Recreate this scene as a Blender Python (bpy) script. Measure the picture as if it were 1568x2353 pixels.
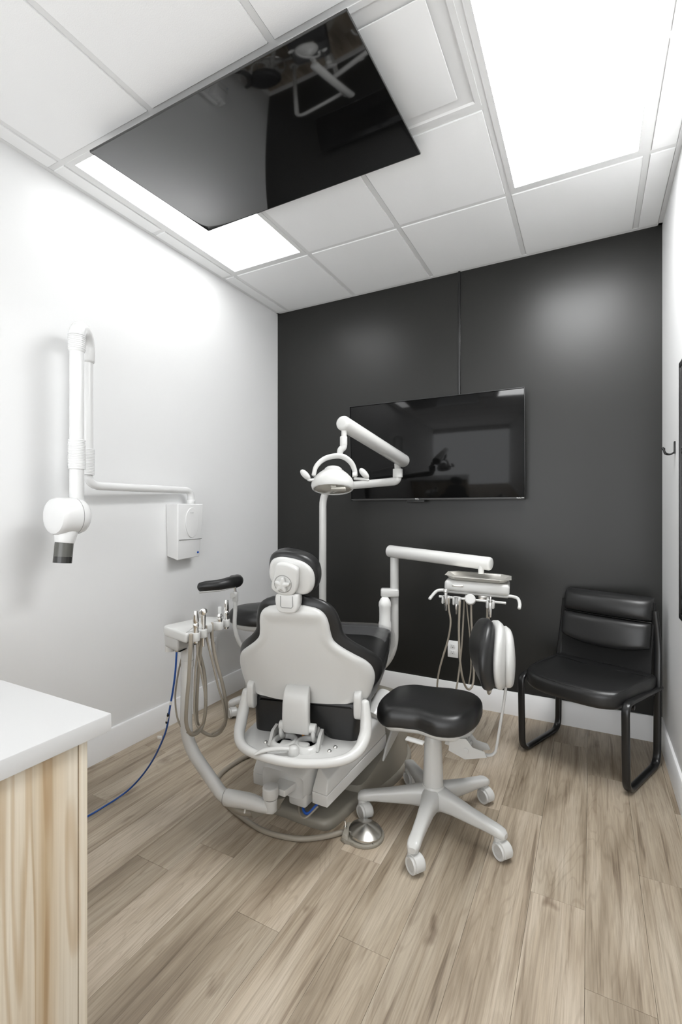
import bpy, bmesh, math, random
from mathutils import Vector, Matrix
random.seed(7)
for o in list(bpy.data.objects): bpy.data.objects.remove(o, do_unlink=True)
C = bpy.context.scene.collection
PI = math.pi
R = math.radians

# ------------------------------------------------------------------ camera
CAM_Z, YAW, FPX = 1.342, R(27.77), 1090.0
cd = bpy.data.cameras.new('camera'); cam = bpy.data.objects.new('camera', cd); C.objects.link(cam)
cam.location = (0, 0, CAM_Z); cam.rotation_euler = (R(90), 0, YAW)
cd.sensor_fit = 'VERTICAL'; cd.sensor_height = 24.0; cd.lens = FPX / 2353 * 24.0
cd.shift_y = -5.5 / 2353
cd.clip_start = 0.02; cd.clip_end = 50
bpy.context.scene.camera = cam
# ------------------------------------------------------------------ world and exposure
w = bpy.data.worlds.new('world'); bpy.context.scene.world = w; w.use_nodes = True
w.node_tree.nodes['Background'].inputs[0].default_value = (.96, .98, 1, 1)
w.node_tree.nodes['Background'].inputs[1].default_value = 1.9  # even fill entering through the assumed opening behind the viewer
vs = bpy.context.scene.view_settings
vs.view_transform = 'Standard'; vs.look = 'None'; vs.exposure = 0.88; vs.gamma = 1.0; vs.use_curve_mapping = False
LAMP, LAMP_LEFT = 12.5, 3.1          # strength of the ceiling light diffusers

# ------------------------------------------------------------------ measuring helper: image measurement + distance -> point in the room
FW = Vector((-math.sin(YAW), math.cos(YAW), 0)); RT = Vector((math.cos(YAW), math.sin(YAW), 0))
def at(u, v, d):
    return Vector((0, 0, CAM_Z)) + FW*d + RT*((u-784)/FPX*d) + Vector((0, 0, (1171-v)/FPX*d))

# ------------------------------------------------------------------ materials
def mat(name, col, rough=.5, metal=0, ior=1.5, emit=None, strength=0, coat=0, alpha=None, trans=0):
    m = bpy.data.materials.new(name); m.use_nodes = True
    b = m.node_tree.nodes['Principled BSDF']
    b.inputs['Base Color'].default_value = (*col, 1); b.inputs['Roughness'].default_value = rough
    b.inputs['Metallic'].default_value = metal; b.inputs['IOR'].default_value = ior
    if coat: b.inputs['Coat Weight'].default_value = coat; b.inputs['Coat Roughness'].default_value = .1
    if emit: b.inputs['Emission Color'].default_value = (*emit, 1); b.inputs['Emission Strength'].default_value = strength
    if trans: b.inputs['Transmission Weight'].default_value = trans
    return m
def noise_bump(m, scale, strength, dist=.002, rough_var=0):
    nt = m.node_tree; b = nt.nodes['Principled BSDF']
    tc = nt.nodes.new('ShaderNodeTexCoord'); n = nt.nodes.new('ShaderNodeTexNoise'); bp = nt.nodes.new('ShaderNodeBump')
    n.inputs['Scale'].default_value = scale; n.inputs['Detail'].default_value = 3
    bp.inputs['Strength'].default_value = strength; bp.inputs['Distance'].default_value = dist
    nt.links.new(tc.outputs['Object'], n.inputs['Vector']); nt.links.new(n.outputs['Fac'], bp.inputs['Height'])
    nt.links.new(bp.outputs['Normal'], b.inputs['Normal'])
    return m
M = {}
M['wall'] = noise_bump(mat('white_wall_paint', (.79, .792, .79), .55), 180, .12, .0006)
M['dark_wall'] = noise_bump(mat('black_wall_paint', (.015, .015, .0137), .35, ior=1.42), 160, .18, .0007)
M['trim'] = mat('white_trim_paint', (.84, .84, .84), .35)
M['tile'] = noise_bump(mat('ceiling_tile_board', (.89, .892, .89), .9), 260, .35, .001)
M['tee'] = mat('white_grid_metal', (.76, .76, .755), .45)
M['plenum'] = mat('plenum', (.3, .3, .3), .9)
M['diffuser'] = mat('light_diffuser', (.9, .9, .9), .5, emit=(.985, .995, 1), strength=LAMP)
M['diffuser_left'] = mat('light_diffuser_dimmer', (.9, .9, .9), .5, emit=(.985, .995, 1), strength=LAMP_LEFT)
M['plastic'] = mat('white_plastic', (.57, .568, .552), .30, coat=.15)
M['plastic2'] = mat('light_grey_plastic', (.47, .466, .45), .38)
M['plastic_g'] = mat('grey_white_painted_metal', (.61, .608, .592), .26, coat=.2)
M['xwhite'] = mat('glossy_white_plastic', (.79, .79, .785), .22, coat=.2)
M['seam'] = mat('seam_grey', (.22, .22, .21), .6)
M['vinyl'] = noise_bump(mat('black_vinyl', (.013, .013, .013), .36, ior=1.5), 420, .10, .0005)
M['vinyl_d'] = noise_bump(mat('black_vinyl_dull', (.012, .012, .012), .48), 300, .10, .0005)
M['blackmetal'] = mat('black_painted_tube', (.010, .010, .010), .28)
M['blackfabric'] = mat('black_back_panel', (.006, .006, .006), .85)
M['chrome'] = mat('chrome', (.78, .77, .75), .12, 1)
M['steel'] = mat('brushed_steel', (.60, .585, .55), .27, 1)
M['tray'] = mat('satin_steel_tray', (.78, .76, .71), .38, .75)
M['hose'] = mat('taupe_hose', (.30, .268, .22), .38)
M['taupe'] = mat('taupe_base_plastic', (.27, .25, .21), .42)
M['glass_black'] = mat('screen_glass', (.004, .004, .004), .07, ior=1.31)
M['glass_ceiling'] = mat('ceiling_screen_glass', (.004, .004, .004), .05, ior=2.0)
M['bezel'] = mat('screen_bezel', (.012, .012, .012), .3)
M['bar'] = mat('grey_bezel_strip', (.035, .035, .034), .5)
M['blue'] = mat('blue_hose', (.01, .07, .30), .35)
M['tape'] = mat('white_tape', (.80, .80, .78), .5)
M['counter'] = noise_bump(mat('white_quartz', (.60, .60, .597), .32), 60, .02)
M['dark_clear'] = mat('smoked_plastic', (.035, .035, .033), .12)
M['dark_clear2'] = mat('smoked_plastic_light', (.11, .11, .10), .15)
M['black'] = mat('black_plastic', (.01, .01, .01), .45)
M['orange'] = mat('orange_cable', (.75, .28, .02), .5)
M['bluecable'] = mat('blue_cable', (.02, .10, .45), .4)
M['lens'] = mat('lamp_lens', (.45, .43, .38), .08, ior=1.5, coat=.6)
M['reflector'] = mat('lamp_reflector', (.22, .20, .17), .2, .7)
M['bottle'] = mat('translucent_bottle', (.80, .80, .78), .4)
M['film'] = mat('clear_film', (.65, .65, .66), .15, trans=.6)
M['mirror'] = mat('mirror_glass', (.85, .86, .86), .02, 1)
M['frosted'] = mat('clear_tip', (.75, .76, .75), .2, trans=.3)

def wood_floor():
    m = bpy.data.materials.new('plank_floor'); m.use_nodes = True; nt = m.node_tree; L = nt.links.new
    b = nt.nodes['Principled BSDF']; N = nt.nodes.new
    tc = N('ShaderNodeTexCoord'); oi = N('ShaderNodeObjectInfo')
    mul = N('ShaderNodeMath'); mul.operation = 'MULTIPLY'; mul.inputs[1].default_value = 37.0
    comb = N('ShaderNodeCombineXYZ'); add = N('ShaderNodeVectorMath'); add.operation = 'ADD'
    L(oi.outputs['Random'], mul.inputs[0]); L(mul.outputs[0], comb.inputs[0]); L(mul.outputs[0], comb.inputs[1])
    L(tc.outputs['Object'], add.inputs[0]); L(comb.outputs[0], add.inputs[1])
    def noise(sx, sy, detail, dist=0, rough=.55):
        mp = N('ShaderNodeMapping'); mp.inputs['Scale'].default_value = (sx, sy, 1)
        n = N('ShaderNodeTexNoise'); n.inputs['Scale'].default_value = 1; n.inputs['Detail'].default_value = detail
        n.inputs['Distortion'].default_value = dist; n.inputs['Roughness'].default_value = rough
        L(add.outputs[0], mp.inputs[0]); L(mp.outputs[0], n.inputs['Vector']); return n
    def ramp(src, stops):
        r = N('ShaderNodeValToRGB'); L(src, r.inputs[0])
        r.color_ramp.elements[0].position = stops[0][0]; r.color_ramp.elements[0].color = (*stops[0][1], 1)
        r.color_ramp.elements[1].position = stops[-1][0]; r.color_ramp.elements[1].color = (*stops[-1][1], 1)
        for p, c in stops[1:-1]:
            e = r.color_ramp.elements.new(p); e.color = (*c, 1)
        return r
    def mix(kind, fac, a, c):
        x = N('ShaderNodeMix'); x.data_type = 'RGBA'; x.blend_type = kind
        if isinstance(fac, float): x.inputs[0].default_value = fac
        else: L(fac, x.inputs[0])
        L(a, x.inputs[6]); L(c, x.inputs[7]); return x.outputs[2]
    broad = ramp(noise(7, .9, 3, .6).outputs['Fac'], [(.33, (.27, .215, .155)), (.50, (.415, .345, .262)), (.68, (.52, .45, .36))])
    fine = ramp(noise(150, 4.0, 6, .3, .7).outputs['Fac'], [(.30, (.66, .64, .62)), (.55, (1, 1, 1)), (.75, (1.12, 1.12, 1.12))])
    c = mix('MULTIPLY', .85, broad.outputs[0], fine.outputs[0])
    # cathedral figure: rings of a warped noise
    fig = noise(6.5, .75, 2, 1.2)
    sn = N('ShaderNodeMath'); sn.operation = 'MULTIPLY'; sn.inputs[1].default_value = 75
    si = N('ShaderNodeMath'); si.operation = 'SINE'; L(fig.outputs['Fac'], sn.inputs[0]); L(sn.outputs[0], si.inputs[0])
    rings = ramp(si.outputs[0], [(.0, (1, 1, 1)), (.6, (1, 1, 1)), (1., (.80, .78, .76))])
    c = mix('MULTIPLY', .55, c, rings.outputs[0])
    # dark cracks and knots
    crack = ramp(noise(42, 1.6, 4, .8).outputs['Fac'], [(.0, (.35, .32, .30)), (.30, (.50, .46, .43)), (.40, (.88, .86, .84)), (.47, (1, 1, 1)), (1., (1, 1, 1))])
    c = mix('MULTIPLY', .85, c, crack.outputs[0])
    vo = N('ShaderNodeTexVoronoi'); vo.inputs['Scale'].default_value = 1; mp = N('ShaderNodeMapping'); mp.inputs['Scale'].default_value = (5.2, 1.9, 1)
    nn = noise(14, 7, 2); ad = N('ShaderNodeMix'); ad.data_type = 'RGBA'; ad.blend_type = 'LINEAR_LIGHT'; ad.inputs[0].default_value = .25
    L(add.outputs[0], mp.inputs[0]); L(mp.outputs[0], ad.inputs[6]); L(nn.outputs['Color'], ad.inputs[7]); L(ad.outputs[2], vo.inputs['Vector'])
    knot = ramp(vo.outputs['Distance'], [(.0, (.32, .27, .24)), (.05, (.5, .45, .42)), (.13, (1, 1, 1)), (1., (1, 1, 1))])
    c = mix('MULTIPLY', .8, c, knot.outputs[0])
    tone = ramp(oi.outputs['Random'], [(0, (.84, .83, .81)), (.5, (.98, .98, .97)), (1, (1.14, 1.14, 1.15))])
    c = mix('MULTIPLY', 1.0, c, tone.outputs[0])
    L(c, b.inputs['Base Color']); b.inputs['Roughness'].default_value = .42
    bp = N('ShaderNodeBump'); bp.inputs['Strength'].default_value = .25; bp.inputs['Distance'].default_value = .001
    L(fine.outputs[0], bp.inputs['Height']); L(bp.outputs['Normal'], b.inputs['Normal'])
    return m
def cabinet_wood(name='ash_laminate'):
    m = bpy.data.materials.new(name); m.use_nodes = True; nt = m.node_tree; L = nt.links.new
    b = nt.nodes['Principled BSDF']; N = nt.nodes.new
    tc = N('ShaderNodeTexCoord')
    def noise(s, detail, dist=0):
        mp = N('ShaderNodeMapping'); mp.inputs['Scale'].default_value = s
        n = N('ShaderNodeTexNoise'); n.inputs['Scale'].default_value = 1; n.inputs['Detail'].default_value = detail; n.inputs['Distortion'].default_value = dist
        L(tc.outputs['Object'], mp.inputs[0]); L(mp.outputs[0], n.inputs['Vector']); return n
    n1 = noise((9, 9, .55), 2, .9)
    mu = N('ShaderNodeMath'); mu.operation = 'MULTIPLY'; mu.inputs[1].default_value = 42
    si = N('ShaderNodeMath'); si.operation = 'SINE'; L(n1.outputs['Fac'], mu.inputs[0]); L(mu.outputs[0], si.inputs[0])
    r1 = N('ShaderNodeValToRGB'); L(si.outputs[0], r1.inputs[0])
    e = r1.color_ramp.elements; e[0].position = 0; e[0].color = (1, 1, 1, 1); e[1].position = 1; e[1].color = (.70, .58, .44, 1)
    k = e.new(.55); k.color = (.98, .97, .95, 1)
    n2 = noise((12, 12, .3), 3, .3)
    r2 = N('ShaderNodeValToRGB'); L(n2.outputs['Fac'], r2.inputs[0]); e = r2.color_ramp.elements
    e[0].position = .33; e[0].color = (.47, .35, .215, 1); e[1].position = .64; e[1].color = (.72, .665, .565, 1)
    k = e.new(.48); k.color = (.62, .525, .395, 1)
    n3 = noise((160, 160, 2.5), 4)
    r3 = N('ShaderNodeValToRGB'); L(n3.outputs['Fac'], r3.inputs[0]); e = r3.color_ramp.elements
    e[0].position = .3; e[0].color = (.84, .82, .78, 1); e[1].position = .6; e[1].color = (1, 1, 1, 1)
    a = N('ShaderNodeMix'); a.data_type = 'RGBA'; a.blend_type = 'MULTIPLY'; a.inputs[0].default_value = .65
    L(r2.outputs[0], a.inputs[6]); L(r1.outputs[0], a.inputs[7])
    c = N('ShaderNodeMix'); c.data_type = 'RGBA'; c.blend_type = 'MULTIPLY'; c.inputs[0].default_value = .8
    L(a.outputs[2], c.inputs[6]); L(r3.outputs[0], c.inputs[7])
    L(c.outputs[2], b.inputs['Base Color']); b.inputs['Roughness'].default_value = .45
    return m
M['floor'] = wood_floor(); M['cabinet'] = cabinet_wood()
def add_film_wrinkles():
    nt = M['film'].node_tree; b = nt.nodes['Principled BSDF']
    b.inputs['Alpha'].default_value = .26
add_film_wrinkles()

# ------------------------------------------------------------------ mesh helpers
def catmull(pts, sub=6, closed=False):
    P = [Vector(p) for p in pts]; n = len(P); out = []
    if n < 3 and not closed:
        return P
    rng = range(n) if closed else range(n-1)
    for i in rng:
        p0 = P[(i-1) % n] if closed or i > 0 else P[0]*2-P[1]
        p1 = P[i]; p2 = P[(i+1) % n]
        p3 = P[(i+2) % n] if closed or i+2 < n else P[-1]*2-P[-2]
        for k in range(sub):
            t = k/sub
            out.append(.5*((2*p1)+(p2-p0)*t+(2*p0-5*p1+4*p2-p3)*t*t+(3*p1-p0-3*p2+p3)*t**3))
    if not closed: out.append(P[-1].copy())
    return out
def fillet(pts, r, seg=6):
    """polyline with rounded corners"""
    P = [Vector(p) for p in pts]; out = [P[0]]
    for i in range(1, len(P)-1):
        a, b, c = P[i-1], P[i], P[i+1]
        rr = r[i] if isinstance(r, (list, tuple)) else r
        d1 = (a-b); d2 = (c-b); rr = min(rr, d1.length*.49, d2.length*.49)
        p = b+d1.normalized()*rr; q = b+d2.normalized()*rr
        for k in range(seg+1):
            t = k/seg; out.append(p*(1-t)**2+b*2*t*(1-t)+q*t*t)
    out.append(P[-1]); return out
def interp(keys, n):
    """keys: list of (t, values...) -> n+1 rows smooth by catmull"""
    rows = []
    K = keys
    for i in range(n+1):
        t = K[0][0]+(K[-1][0]-K[0][0])*i/n
        j = 0
        while j < len(K)-2 and t > K[j+1][0]: j += 1
        a, b = K[j], K[j+1]; p = K[j-1] if j > 0 else a; q = K[j+2] if j+2 < len(K) else b
        s = (t-a[0])/max(1e-9, b[0]-a[0]); row = [t]
        for c in range(1, len(a)):
            da = (b[c]-p[c])/max(1e-9, b[0]-p[0]) if j > 0 else (b[c]-a[c])/(b[0]-a[0])
            db = (q[c]-a[c])/max(1e-9, q[0]-a[0]) if j+2 < len(K) else (b[c]-a[c])/(b[0]-a[0])
            h = b[0]-a[0]
            row.append((2*s**3-3*s**2+1)*a[c]+(s**3-2*s**2+s)*h*da+(-2*s**3+3*s**2)*b[c]+(s**3-s**2)*h*db)
        rows.append(row)
    return rows
class MB:
    def __init__(s): s.bm = bmesh.new()
    def _add(s, verts, faces, X=None):
        vs = [s.bm.verts.new((X @ Vector(v)) if X else v) for v in verts]
        for f in faces:
            try: s.bm.faces.new([vs[i] for i in f])
            except ValueError: pass
        return vs
    def box(s, c, size, bevel=0, X=None, seg=2, rot=None):
        b = bmesh.new(); bmesh.ops.create_cube(b, size=1)
        bmesh.ops.scale(b, vec=size, verts=b.verts)
        if bevel: bmesh.ops.bevel(b, geom=b.edges[:], offset=bevel, segments=seg, profile=.5, affect='EDGES')
        m = Matrix.Translation(c)
        if rot: m = m @ rot
        if X: m = X @ m
        bmesh.ops.transform(b, matrix=m, verts=b.verts)
        s.merge(b); return s
    def merge(s, b):
        mp = {}
        for v in b.verts: mp[v] = s.bm.verts.new(v.co)
        for f in b.faces: s.bm.faces.new([mp[v] for v in f.verts])
        b.free()
    def loft(s, rings, cap=True, X=None, closed=False):
        n = len(rings[0]); V = [v for r in rings for v in r]; F = []
        m = len(rings)
        for i in range(m if closed else m-1):
            for k in range(n):
                a = i*n+k; b = i*n+(k+1) % n; c = ((i+1) % m)*n+(k+1) % n; d = ((i+1) % m)*n+k
                F.append((a, b, c, d))
        if cap and not closed:
            F.append(tuple(range(n))[::-1]); F.append(tuple(range((m-1)*n, m*n)))
        s._add(V, F, X); return s
    def tube(s, pts, r, n=12, sub=6, smooth=True, X=None, flat=None, up=None, ends=True):
        P = catmull(pts, sub) if smooth else [Vector(p) for p in pts]
        m = len(P)
        if isinstance(r, (list, tuple)):
            rr = [r[min(len(r)-2, int(i/(m-1)*(len(r)-1)))]*(1-(i/(m-1)*(len(r)-1)-min(len(r)-2, int(i/(m-1)*(len(r)-1)))))+r[min(len(r)-2, int(i/(m-1)*(len(r)-1)))+1]*(i/(m-1)*(len(r)-1)-min(len(r)-2, int(i/(m-1)*(len(r)-1)))) for i in range(m)]
        else: rr = [r]*m
        T = []
        for i in range(m):
            d = P[min(i+1, m-1)]-P[max(i-1, 0)]
            T.append(d.normalized() if d.length > 1e-9 else Vector((0, 0, 1)))
        N = Vector(up) if up else (Vector((0, 0, 1)) if abs(T[0].z) < .9 else Vector((1, 0, 0)))
        rings = []
        for i in range(m):
            if up: N = Vector(up)
            N = (N-T[i]*N.dot(T[i])).normalized(); Bn = T[i].cross(N)
            a = rr[i]; fl = flat or 1.0
            rings.append([P[i]+N*math.cos(2*PI*k/n)*a*fl+Bn*math.sin(2*PI*k/n)*a for k in range(n)])
        if ends:
            def capring(i, sgn):
                c = P[i]; out = []
                for f, off in ((.92, .28), (.70, .62), (.35, .92)):
                    out.append([c+(v-c)*f+T[i]*sgn*off*rr[i]*min(1, fl)*.6 for v in rings[0 if i == 0 else -1]])
                return out
            s0 = capring(0, -1)[::-1]; s1 = capring(m-1, 1)
            rings = s0+rings+s1
        s.loft(rings, True, X); return s
    def sweep(s, pts, section, up, smooth=False, X=None, closed=False):
        """section: list of (a,b): a along side, b along up"""
        P = catmull(pts, 6) if smooth else [Vector(p) for p in pts]; m = len(P); rings = []
        for i in range(m):
            if closed: d = P[(i+1) % m]-P[(i-1) % m]
            else: d = P[min(i+1, m-1)]-P[max(i-1, 0)]
            t = d.normalized(); u = Vector(up); u = (u-t*u.dot(t)).normalized(); b = t.cross(u)
            rings.append([P[i]+b*a+u*c for a, c in section])
        s.loft(rings, True, X, closed); return s
    def lathe(s, prof, n=24, X=None):
        rings = [[Vector((r*math.cos(2*PI*k/n), r*math.sin(2*PI*k/n), z)) for k in range(n)] for r, z in prof]
        s.loft(rings, True, X); return s
    def cyl(s, a, b, r, n=16, r2=None, bevel=0):
        a = Vector(a); b = Vector(b); h = (b-a).length; r2 = r if r2 is None else r2
        X = Matrix.Translation(a) @ (b-a).to_track_quat('Z', 'Y').to_matrix().to_4x4()
        if bevel: pr = [(max(1e-4, r-bevel), 0), (r-bevel*.3, bevel*.3), (r, bevel), (r2, h-bevel), (r2-bevel*.3, h-bevel*.3), (max(1e-4, r2-bevel), h)]
        else: pr = [(r, 0), (r2, h)]
        return s.lathe(pr, n, X)
    def supers(s, secs, p=2.6, n=28, X=None, cap=True):
        """secs: (center Vector, axis a Vector (half), axis b Vector (half))"""
        rings = []
        for c, a, b in secs:
            r = []
            for k in range(n):
                t = 2*PI*k/n; ct, st = math.cos(t), math.sin(t)
                r.append(Vector(c)+Vector(a)*math.copysign(abs(ct)**(2/p), ct)+Vector(b)*math.copysign(abs(st)**(2/p), st))
            rings.append(r)
        s.loft(rings, cap, X); return s
    def pillow(s, outline, y0, y1, r0, r1=None, X=None, seg=5, dome0=0, dome1=0):
        """outline in (x, z); extruded along y with rounded rims"""
        if r1 is None: r1 = r0
        P = [Vector((p[0], p[1])) for p in outline]; n = len(P)
        A = sum(P[i].x*P[(i+1) % n].y-P[(i+1) % n].x*P[i].y for i in range(n))
        sg = 1 if A > 0 else -1
        N = []
        for i in range(n):
            d = (P[(i+1) % n]-P[i-1]).normalized(); N.append(Vector((-d.y, d.x))*sg)
        cen = sum(P, Vector((0, 0)))/n
        def ring(inset, y):
            return [Vector((P[i].x+N[i].x*inset, y, P[i].y+N[i].y*inset)) for i in range(n)]
        rings = []
        def shrink(rg, f, y):
            return [Vector((cen.x+(v.x-cen.x)*f, y, cen.y+(v.z-cen.y)*f)) for v in rg]
        inner0 = ring(r0, y0); inner1 = ring(r1, y1)
        if dome0:
            for f in (.15, .45, .75): rings.append(shrink(inner0, f, y0-dome0*(1-f*f)))
        for k in range(seg+1):
            a = PI/2*k/seg; rings.append(ring(r0*(1-math.sin(a)), y0+r0*(1-math.cos(a))))
        for k in range(seg+1):
            a = PI/2*(1-k/seg); rings.append(ring(r1*(1-math.sin(a)), y1-r1*(1-math.cos(a))))
        if dome1:
            for f in (.75, .45, .15): rings.append(shrink(inner1, f, y1+dome1*(1-f*f)))
        s.loft(rings, True, X); return s
    def prism(s, outline, z0, z1, X=None, bevel=0):
        b = bmesh.new(); lo = [b.verts.new((p[0], p[1], z0)) for p in outline]; hi = [b.verts.new((p[0], p[1], z1)) for p in outline]
        n = len(lo); b.faces.new(lo[::-1]); b.faces.new(hi)
        for i in range(n): b.faces.new((lo[i], lo[(i+1) % n], hi[(i+1) % n], hi[i]))
        if bevel: bmesh.ops.bevel(b, geom=b.edges[:], offset=bevel, segments=2, profile=.5, affect='EDGES')
        if X: bmesh.ops.transform(b, matrix=X, verts=b.verts)
        s.merge(b); return s
    def hexa(s, lo, hi, bevel=0):
        """eight corners: lo 4 (ccw), hi 4"""
        b = bmesh.new(); V = [b.verts.new(v) for v in list(lo)+list(hi)]
        for f in ((3, 2, 1, 0), (4, 5, 6, 7), (0, 1, 5, 4), (1, 2, 6, 5), (2, 3, 7, 6), (3, 0, 4, 7)): b.faces.new([V[i] for i in f])
        if bevel: bmesh.ops.bevel(b, geom=b.edges[:], offset=bevel, segments=3, profile=.5, affect='EDGES')
        s.merge(b); return s
XF = {}
def finish(name, mb, m, parent=None, angle=40, world=False, origin=None):
    bm = mb.bm
    bmesh.ops.recalc_face_normals(bm, faces=bm.faces)
    if world and parent is not None:
        inv = XF[parent.name].inverted(); bmesh.ops.transform(bm, matrix=inv, verts=bm.verts)
    if origin is not None:
        bmesh.ops.translate(bm, vec=-Vector(origin), verts=bm.verts)
    me = bpy.data.meshes.new(name); bm.to_mesh(me); bm.free()
    me.materials.append(M[m])
    for p in me.polygons: p.use_smooth = True
    me.set_sharp_from_angle(angle=R(angle))
    o = bpy.data.objects.new(name, me); C.objects.link(o)
    if origin is not None: o.location = origin
    if parent is not None:
        o.parent = parent; XF[o.name] = XF[parent.name].copy()
    else: XF[o.name] = Matrix.Translation(origin) if origin is not None else Matrix()
    return o
def part(name, mb, m, parent, label=None, world=False, angle=40, kind=None):
    o = finish(name, mb, m, parent, angle, world)
    if label: o['label'] = label
    if kind: o['kind'] = kind
    return o
def thing(name, label, cat, loc=(0, 0, 0), rotz=0, group=None):
    o = bpy.data.objects.new(name, None); C.objects.link(o); o.empty_display_size = .1
    o.location = loc; o.rotation_euler = (0, 0, rotz); o['label'] = label; o['category'] = cat
    if group: o['group'] = group
    XF[o.name] = Matrix.Translation(loc) @ Matrix.Rotation(rotz, 4, 'Z')
    return o
def tag(o, label, cat, group=None):
    o['label'] = label; o['category'] = cat
    if group: o['group'] = group
    return o
def struct(name, mb, m, label, parent=None, origin=None):
    o = finish(name, mb, m, parent, origin=origin)
    if parent is None: o['kind'] = 'structure'; o['label'] = label; o['category'] = name.split('_')[0]
    return o
def rotm(ax, deg): return Matrix.Rotation(R(deg), 4, ax)
def text(name, body, size, m, parent, loc, rot, depth=.0006):
    cu = bpy.data.curves.new(name, 'FONT'); cu.body = body; cu.size = size; cu.extrude = depth
    cu.align_x = 'CENTER'; cu.align_y = 'CENTER'; cu.materials.append(M[m])
    o = bpy.data.objects.new(name, cu); C.objects.link(o)
    bpy.context.view_layer.update()
    me = bpy.data.meshes.new_from_object(o); bpy.data.objects.remove(o)
    if not me.materials: me.materials.append(M[m])
    o = bpy.data.objects.new(name, me); C.objects.link(o); o.parent = parent; o.location = loc; o.rotation_euler = rot
    return o

# ------------------------------------------------------------------ room
XL, XR, YB, YF, H = -2.327, .365, 3.277, -1.6, 2.984
T = .12
def slab(x0, x1, y0, y1, z0, z1): return MB().box(((x0+x1)/2, (y0+y1)/2, (z0+z1)/2), (x1-x0, y1-y0, z1-z0))
struct('wall_left', slab(XL-T, XL, YF, YB+T, 0, H+.3), 'wall', 'white painted wall carrying the x-ray arm')
struct('wall_back', slab(XL, XR, YB, YB+T, 0, H+.3), 'dark_wall', 'black satin painted accent wall behind the screen')
struct('wall_right', slab(XR, XR+T, YF, YB+T, 0, H+.3), 'wall', 'white painted wall beside the black guest chair')
wf = MB(); wf.box(((XL+XR)/2, YF-T/2, (2.75+H+.3)/2), (XR-XL+2*T, T, H+.3-2.75))  # unseen side; the opening below is assumed, left wide to admit world light
struct('wall_front', wf, 'wall', 'white header behind the viewer over an assumed opening that lets in fill light')
bh, bt = .148, .015
def base_board(p0, p1, nrm):
    p0 = Vector(p0); p1 = Vector(p1); d = (p1-p0).normalized(); nv = Vector(nrm)
    prof = [(0, 0), (bt, 0), (bt, bh-.006), (bt-.004, bh), (0, bh)]
    rings = [[p+nv*a+Vector((0, 0, z)) for a, z in prof] for p in (p0, p1)]
    return MB().loft(rings)
struct('baseboard_left', base_board((XL, YF, 0), (XL, YB, 0), (1, 0, 0)), 'trim', 'white baseboard along the white left wall')
struct('baseboard_back', base_board((XL+bt, YB, 0), (XR-bt, YB, 0), (0, -1, 0)), 'trim', 'white baseboard under the black wall')
struct('baseboard_right', base_board((XR, YF, 0), (XR, YB, 0), (-1, 0, 0)), 'trim', 'white baseboard along the right wall')

# floor: sub-floor slab with one object per plank
fl = struct('floor', slab(XL-T, XR+T, YF-T, YB+T, -.12, -.006), 'taupe', 'grey brown wood plank floor')
PW = .172; edges = [-.875+PW*k for k in range(-9, 9)]
known = {-1.047: 1.24, -.875: 1.657, -.703: 1.32, -.187: 1.787, -1.563: 1.262, -1.391: 1.425, -.015: 1.495, .157: 2.05, -.531: .98, -.359: 2.25}
for i, x0 in enumerate(edges):
    a, b = max(x0, XL), min(x0+PW, XR)
    if b-a < .01: continue
    e = None
    for k, v in known.items():
        if abs(k-x0) < .01: e = v
    if e is None: e = 1.1+((i*7) % 11)*.11
    ys = [YF]; y = e
    while y > YF+1.22: y -= 1.22
    while y < YB:
        if y > YF+.05: ys.append(y)
        y += 1.22
    ys.append(YB)
    for y0, y1 in zip(ys[:-1], ys[1:]):
        if y1-y0 < .04: continue
        g = .0003
        mb = MB().box(((a+b)/2, (y0+y1)/2, -.003), (b-a-2*g, y1-y0-2*g, .006), .0007, seg=1)
        finish('plank', mb, 'floor', fl, origin=((a+b)/2, (y0+y1)/2, 0))

# ceiling: plenum slab, tees, tiles, wall angle, all pieces on the 0.61 grid
ce = struct('ceiling', slab(XL-T, XR+T, YF-T, YB+T, H+.25, H+.3), 'plenum', 'white suspended tile ceiling')
GX = [-2.21, -1.60, -.99, -.38, .23]; GY = [2.59-.61*k for k in range(8)]
tw = .012
def tee(x0, x1, y0, y1):
    mb = MB().box(((x0+x1)/2, (y0+y1)/2, H+.001), (x1-x0, y1-y0, .002)).box(((x0+x1)/2, (y0+y1)/2, H+.02), ((x1-x0) if x1-x0 > .1 else .002, (y1-y0) if y1-y0 > .1 else .002, .036))
    finish('ceiling_tee', mb, 'tee', ce)
for x in GX: tee(x-tw, x+tw, YF, YB)
def wall_angle(x0, x1, y0, y1, vx0, vx1, vy0, vy1):
    finish('wall_angle', MB().box(((x0+x1)/2, (y0+y1)/2, H-.001), (x1-x0, y1-y0, .002)).box(((vx0+vx1)/2, (vy0+vy1)/2, H+.012), (vx1-vx0, vy1-vy0, .024)), 'tee', ce)
wall_angle(XL, XL+.022, YF, YB, XL, XL+.002, YF, YB)
wall_angle(XR-.022, XR, YF, YB, XR-.002, XR, YF, YB)
wall_angle(XL, XR, YB-.024, YB, XL, XR, YB-.002, YB)
cols = [(XL, GX[0])]+list(zip(GX[:-1], GX[1:]))+[(GX[-1], XR)]
rows = [(GY[0], YB)]+[(GY[k+1], GY[k]) for k in range(len(GY)-1)]+[(YF, GY[-1])]
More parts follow.
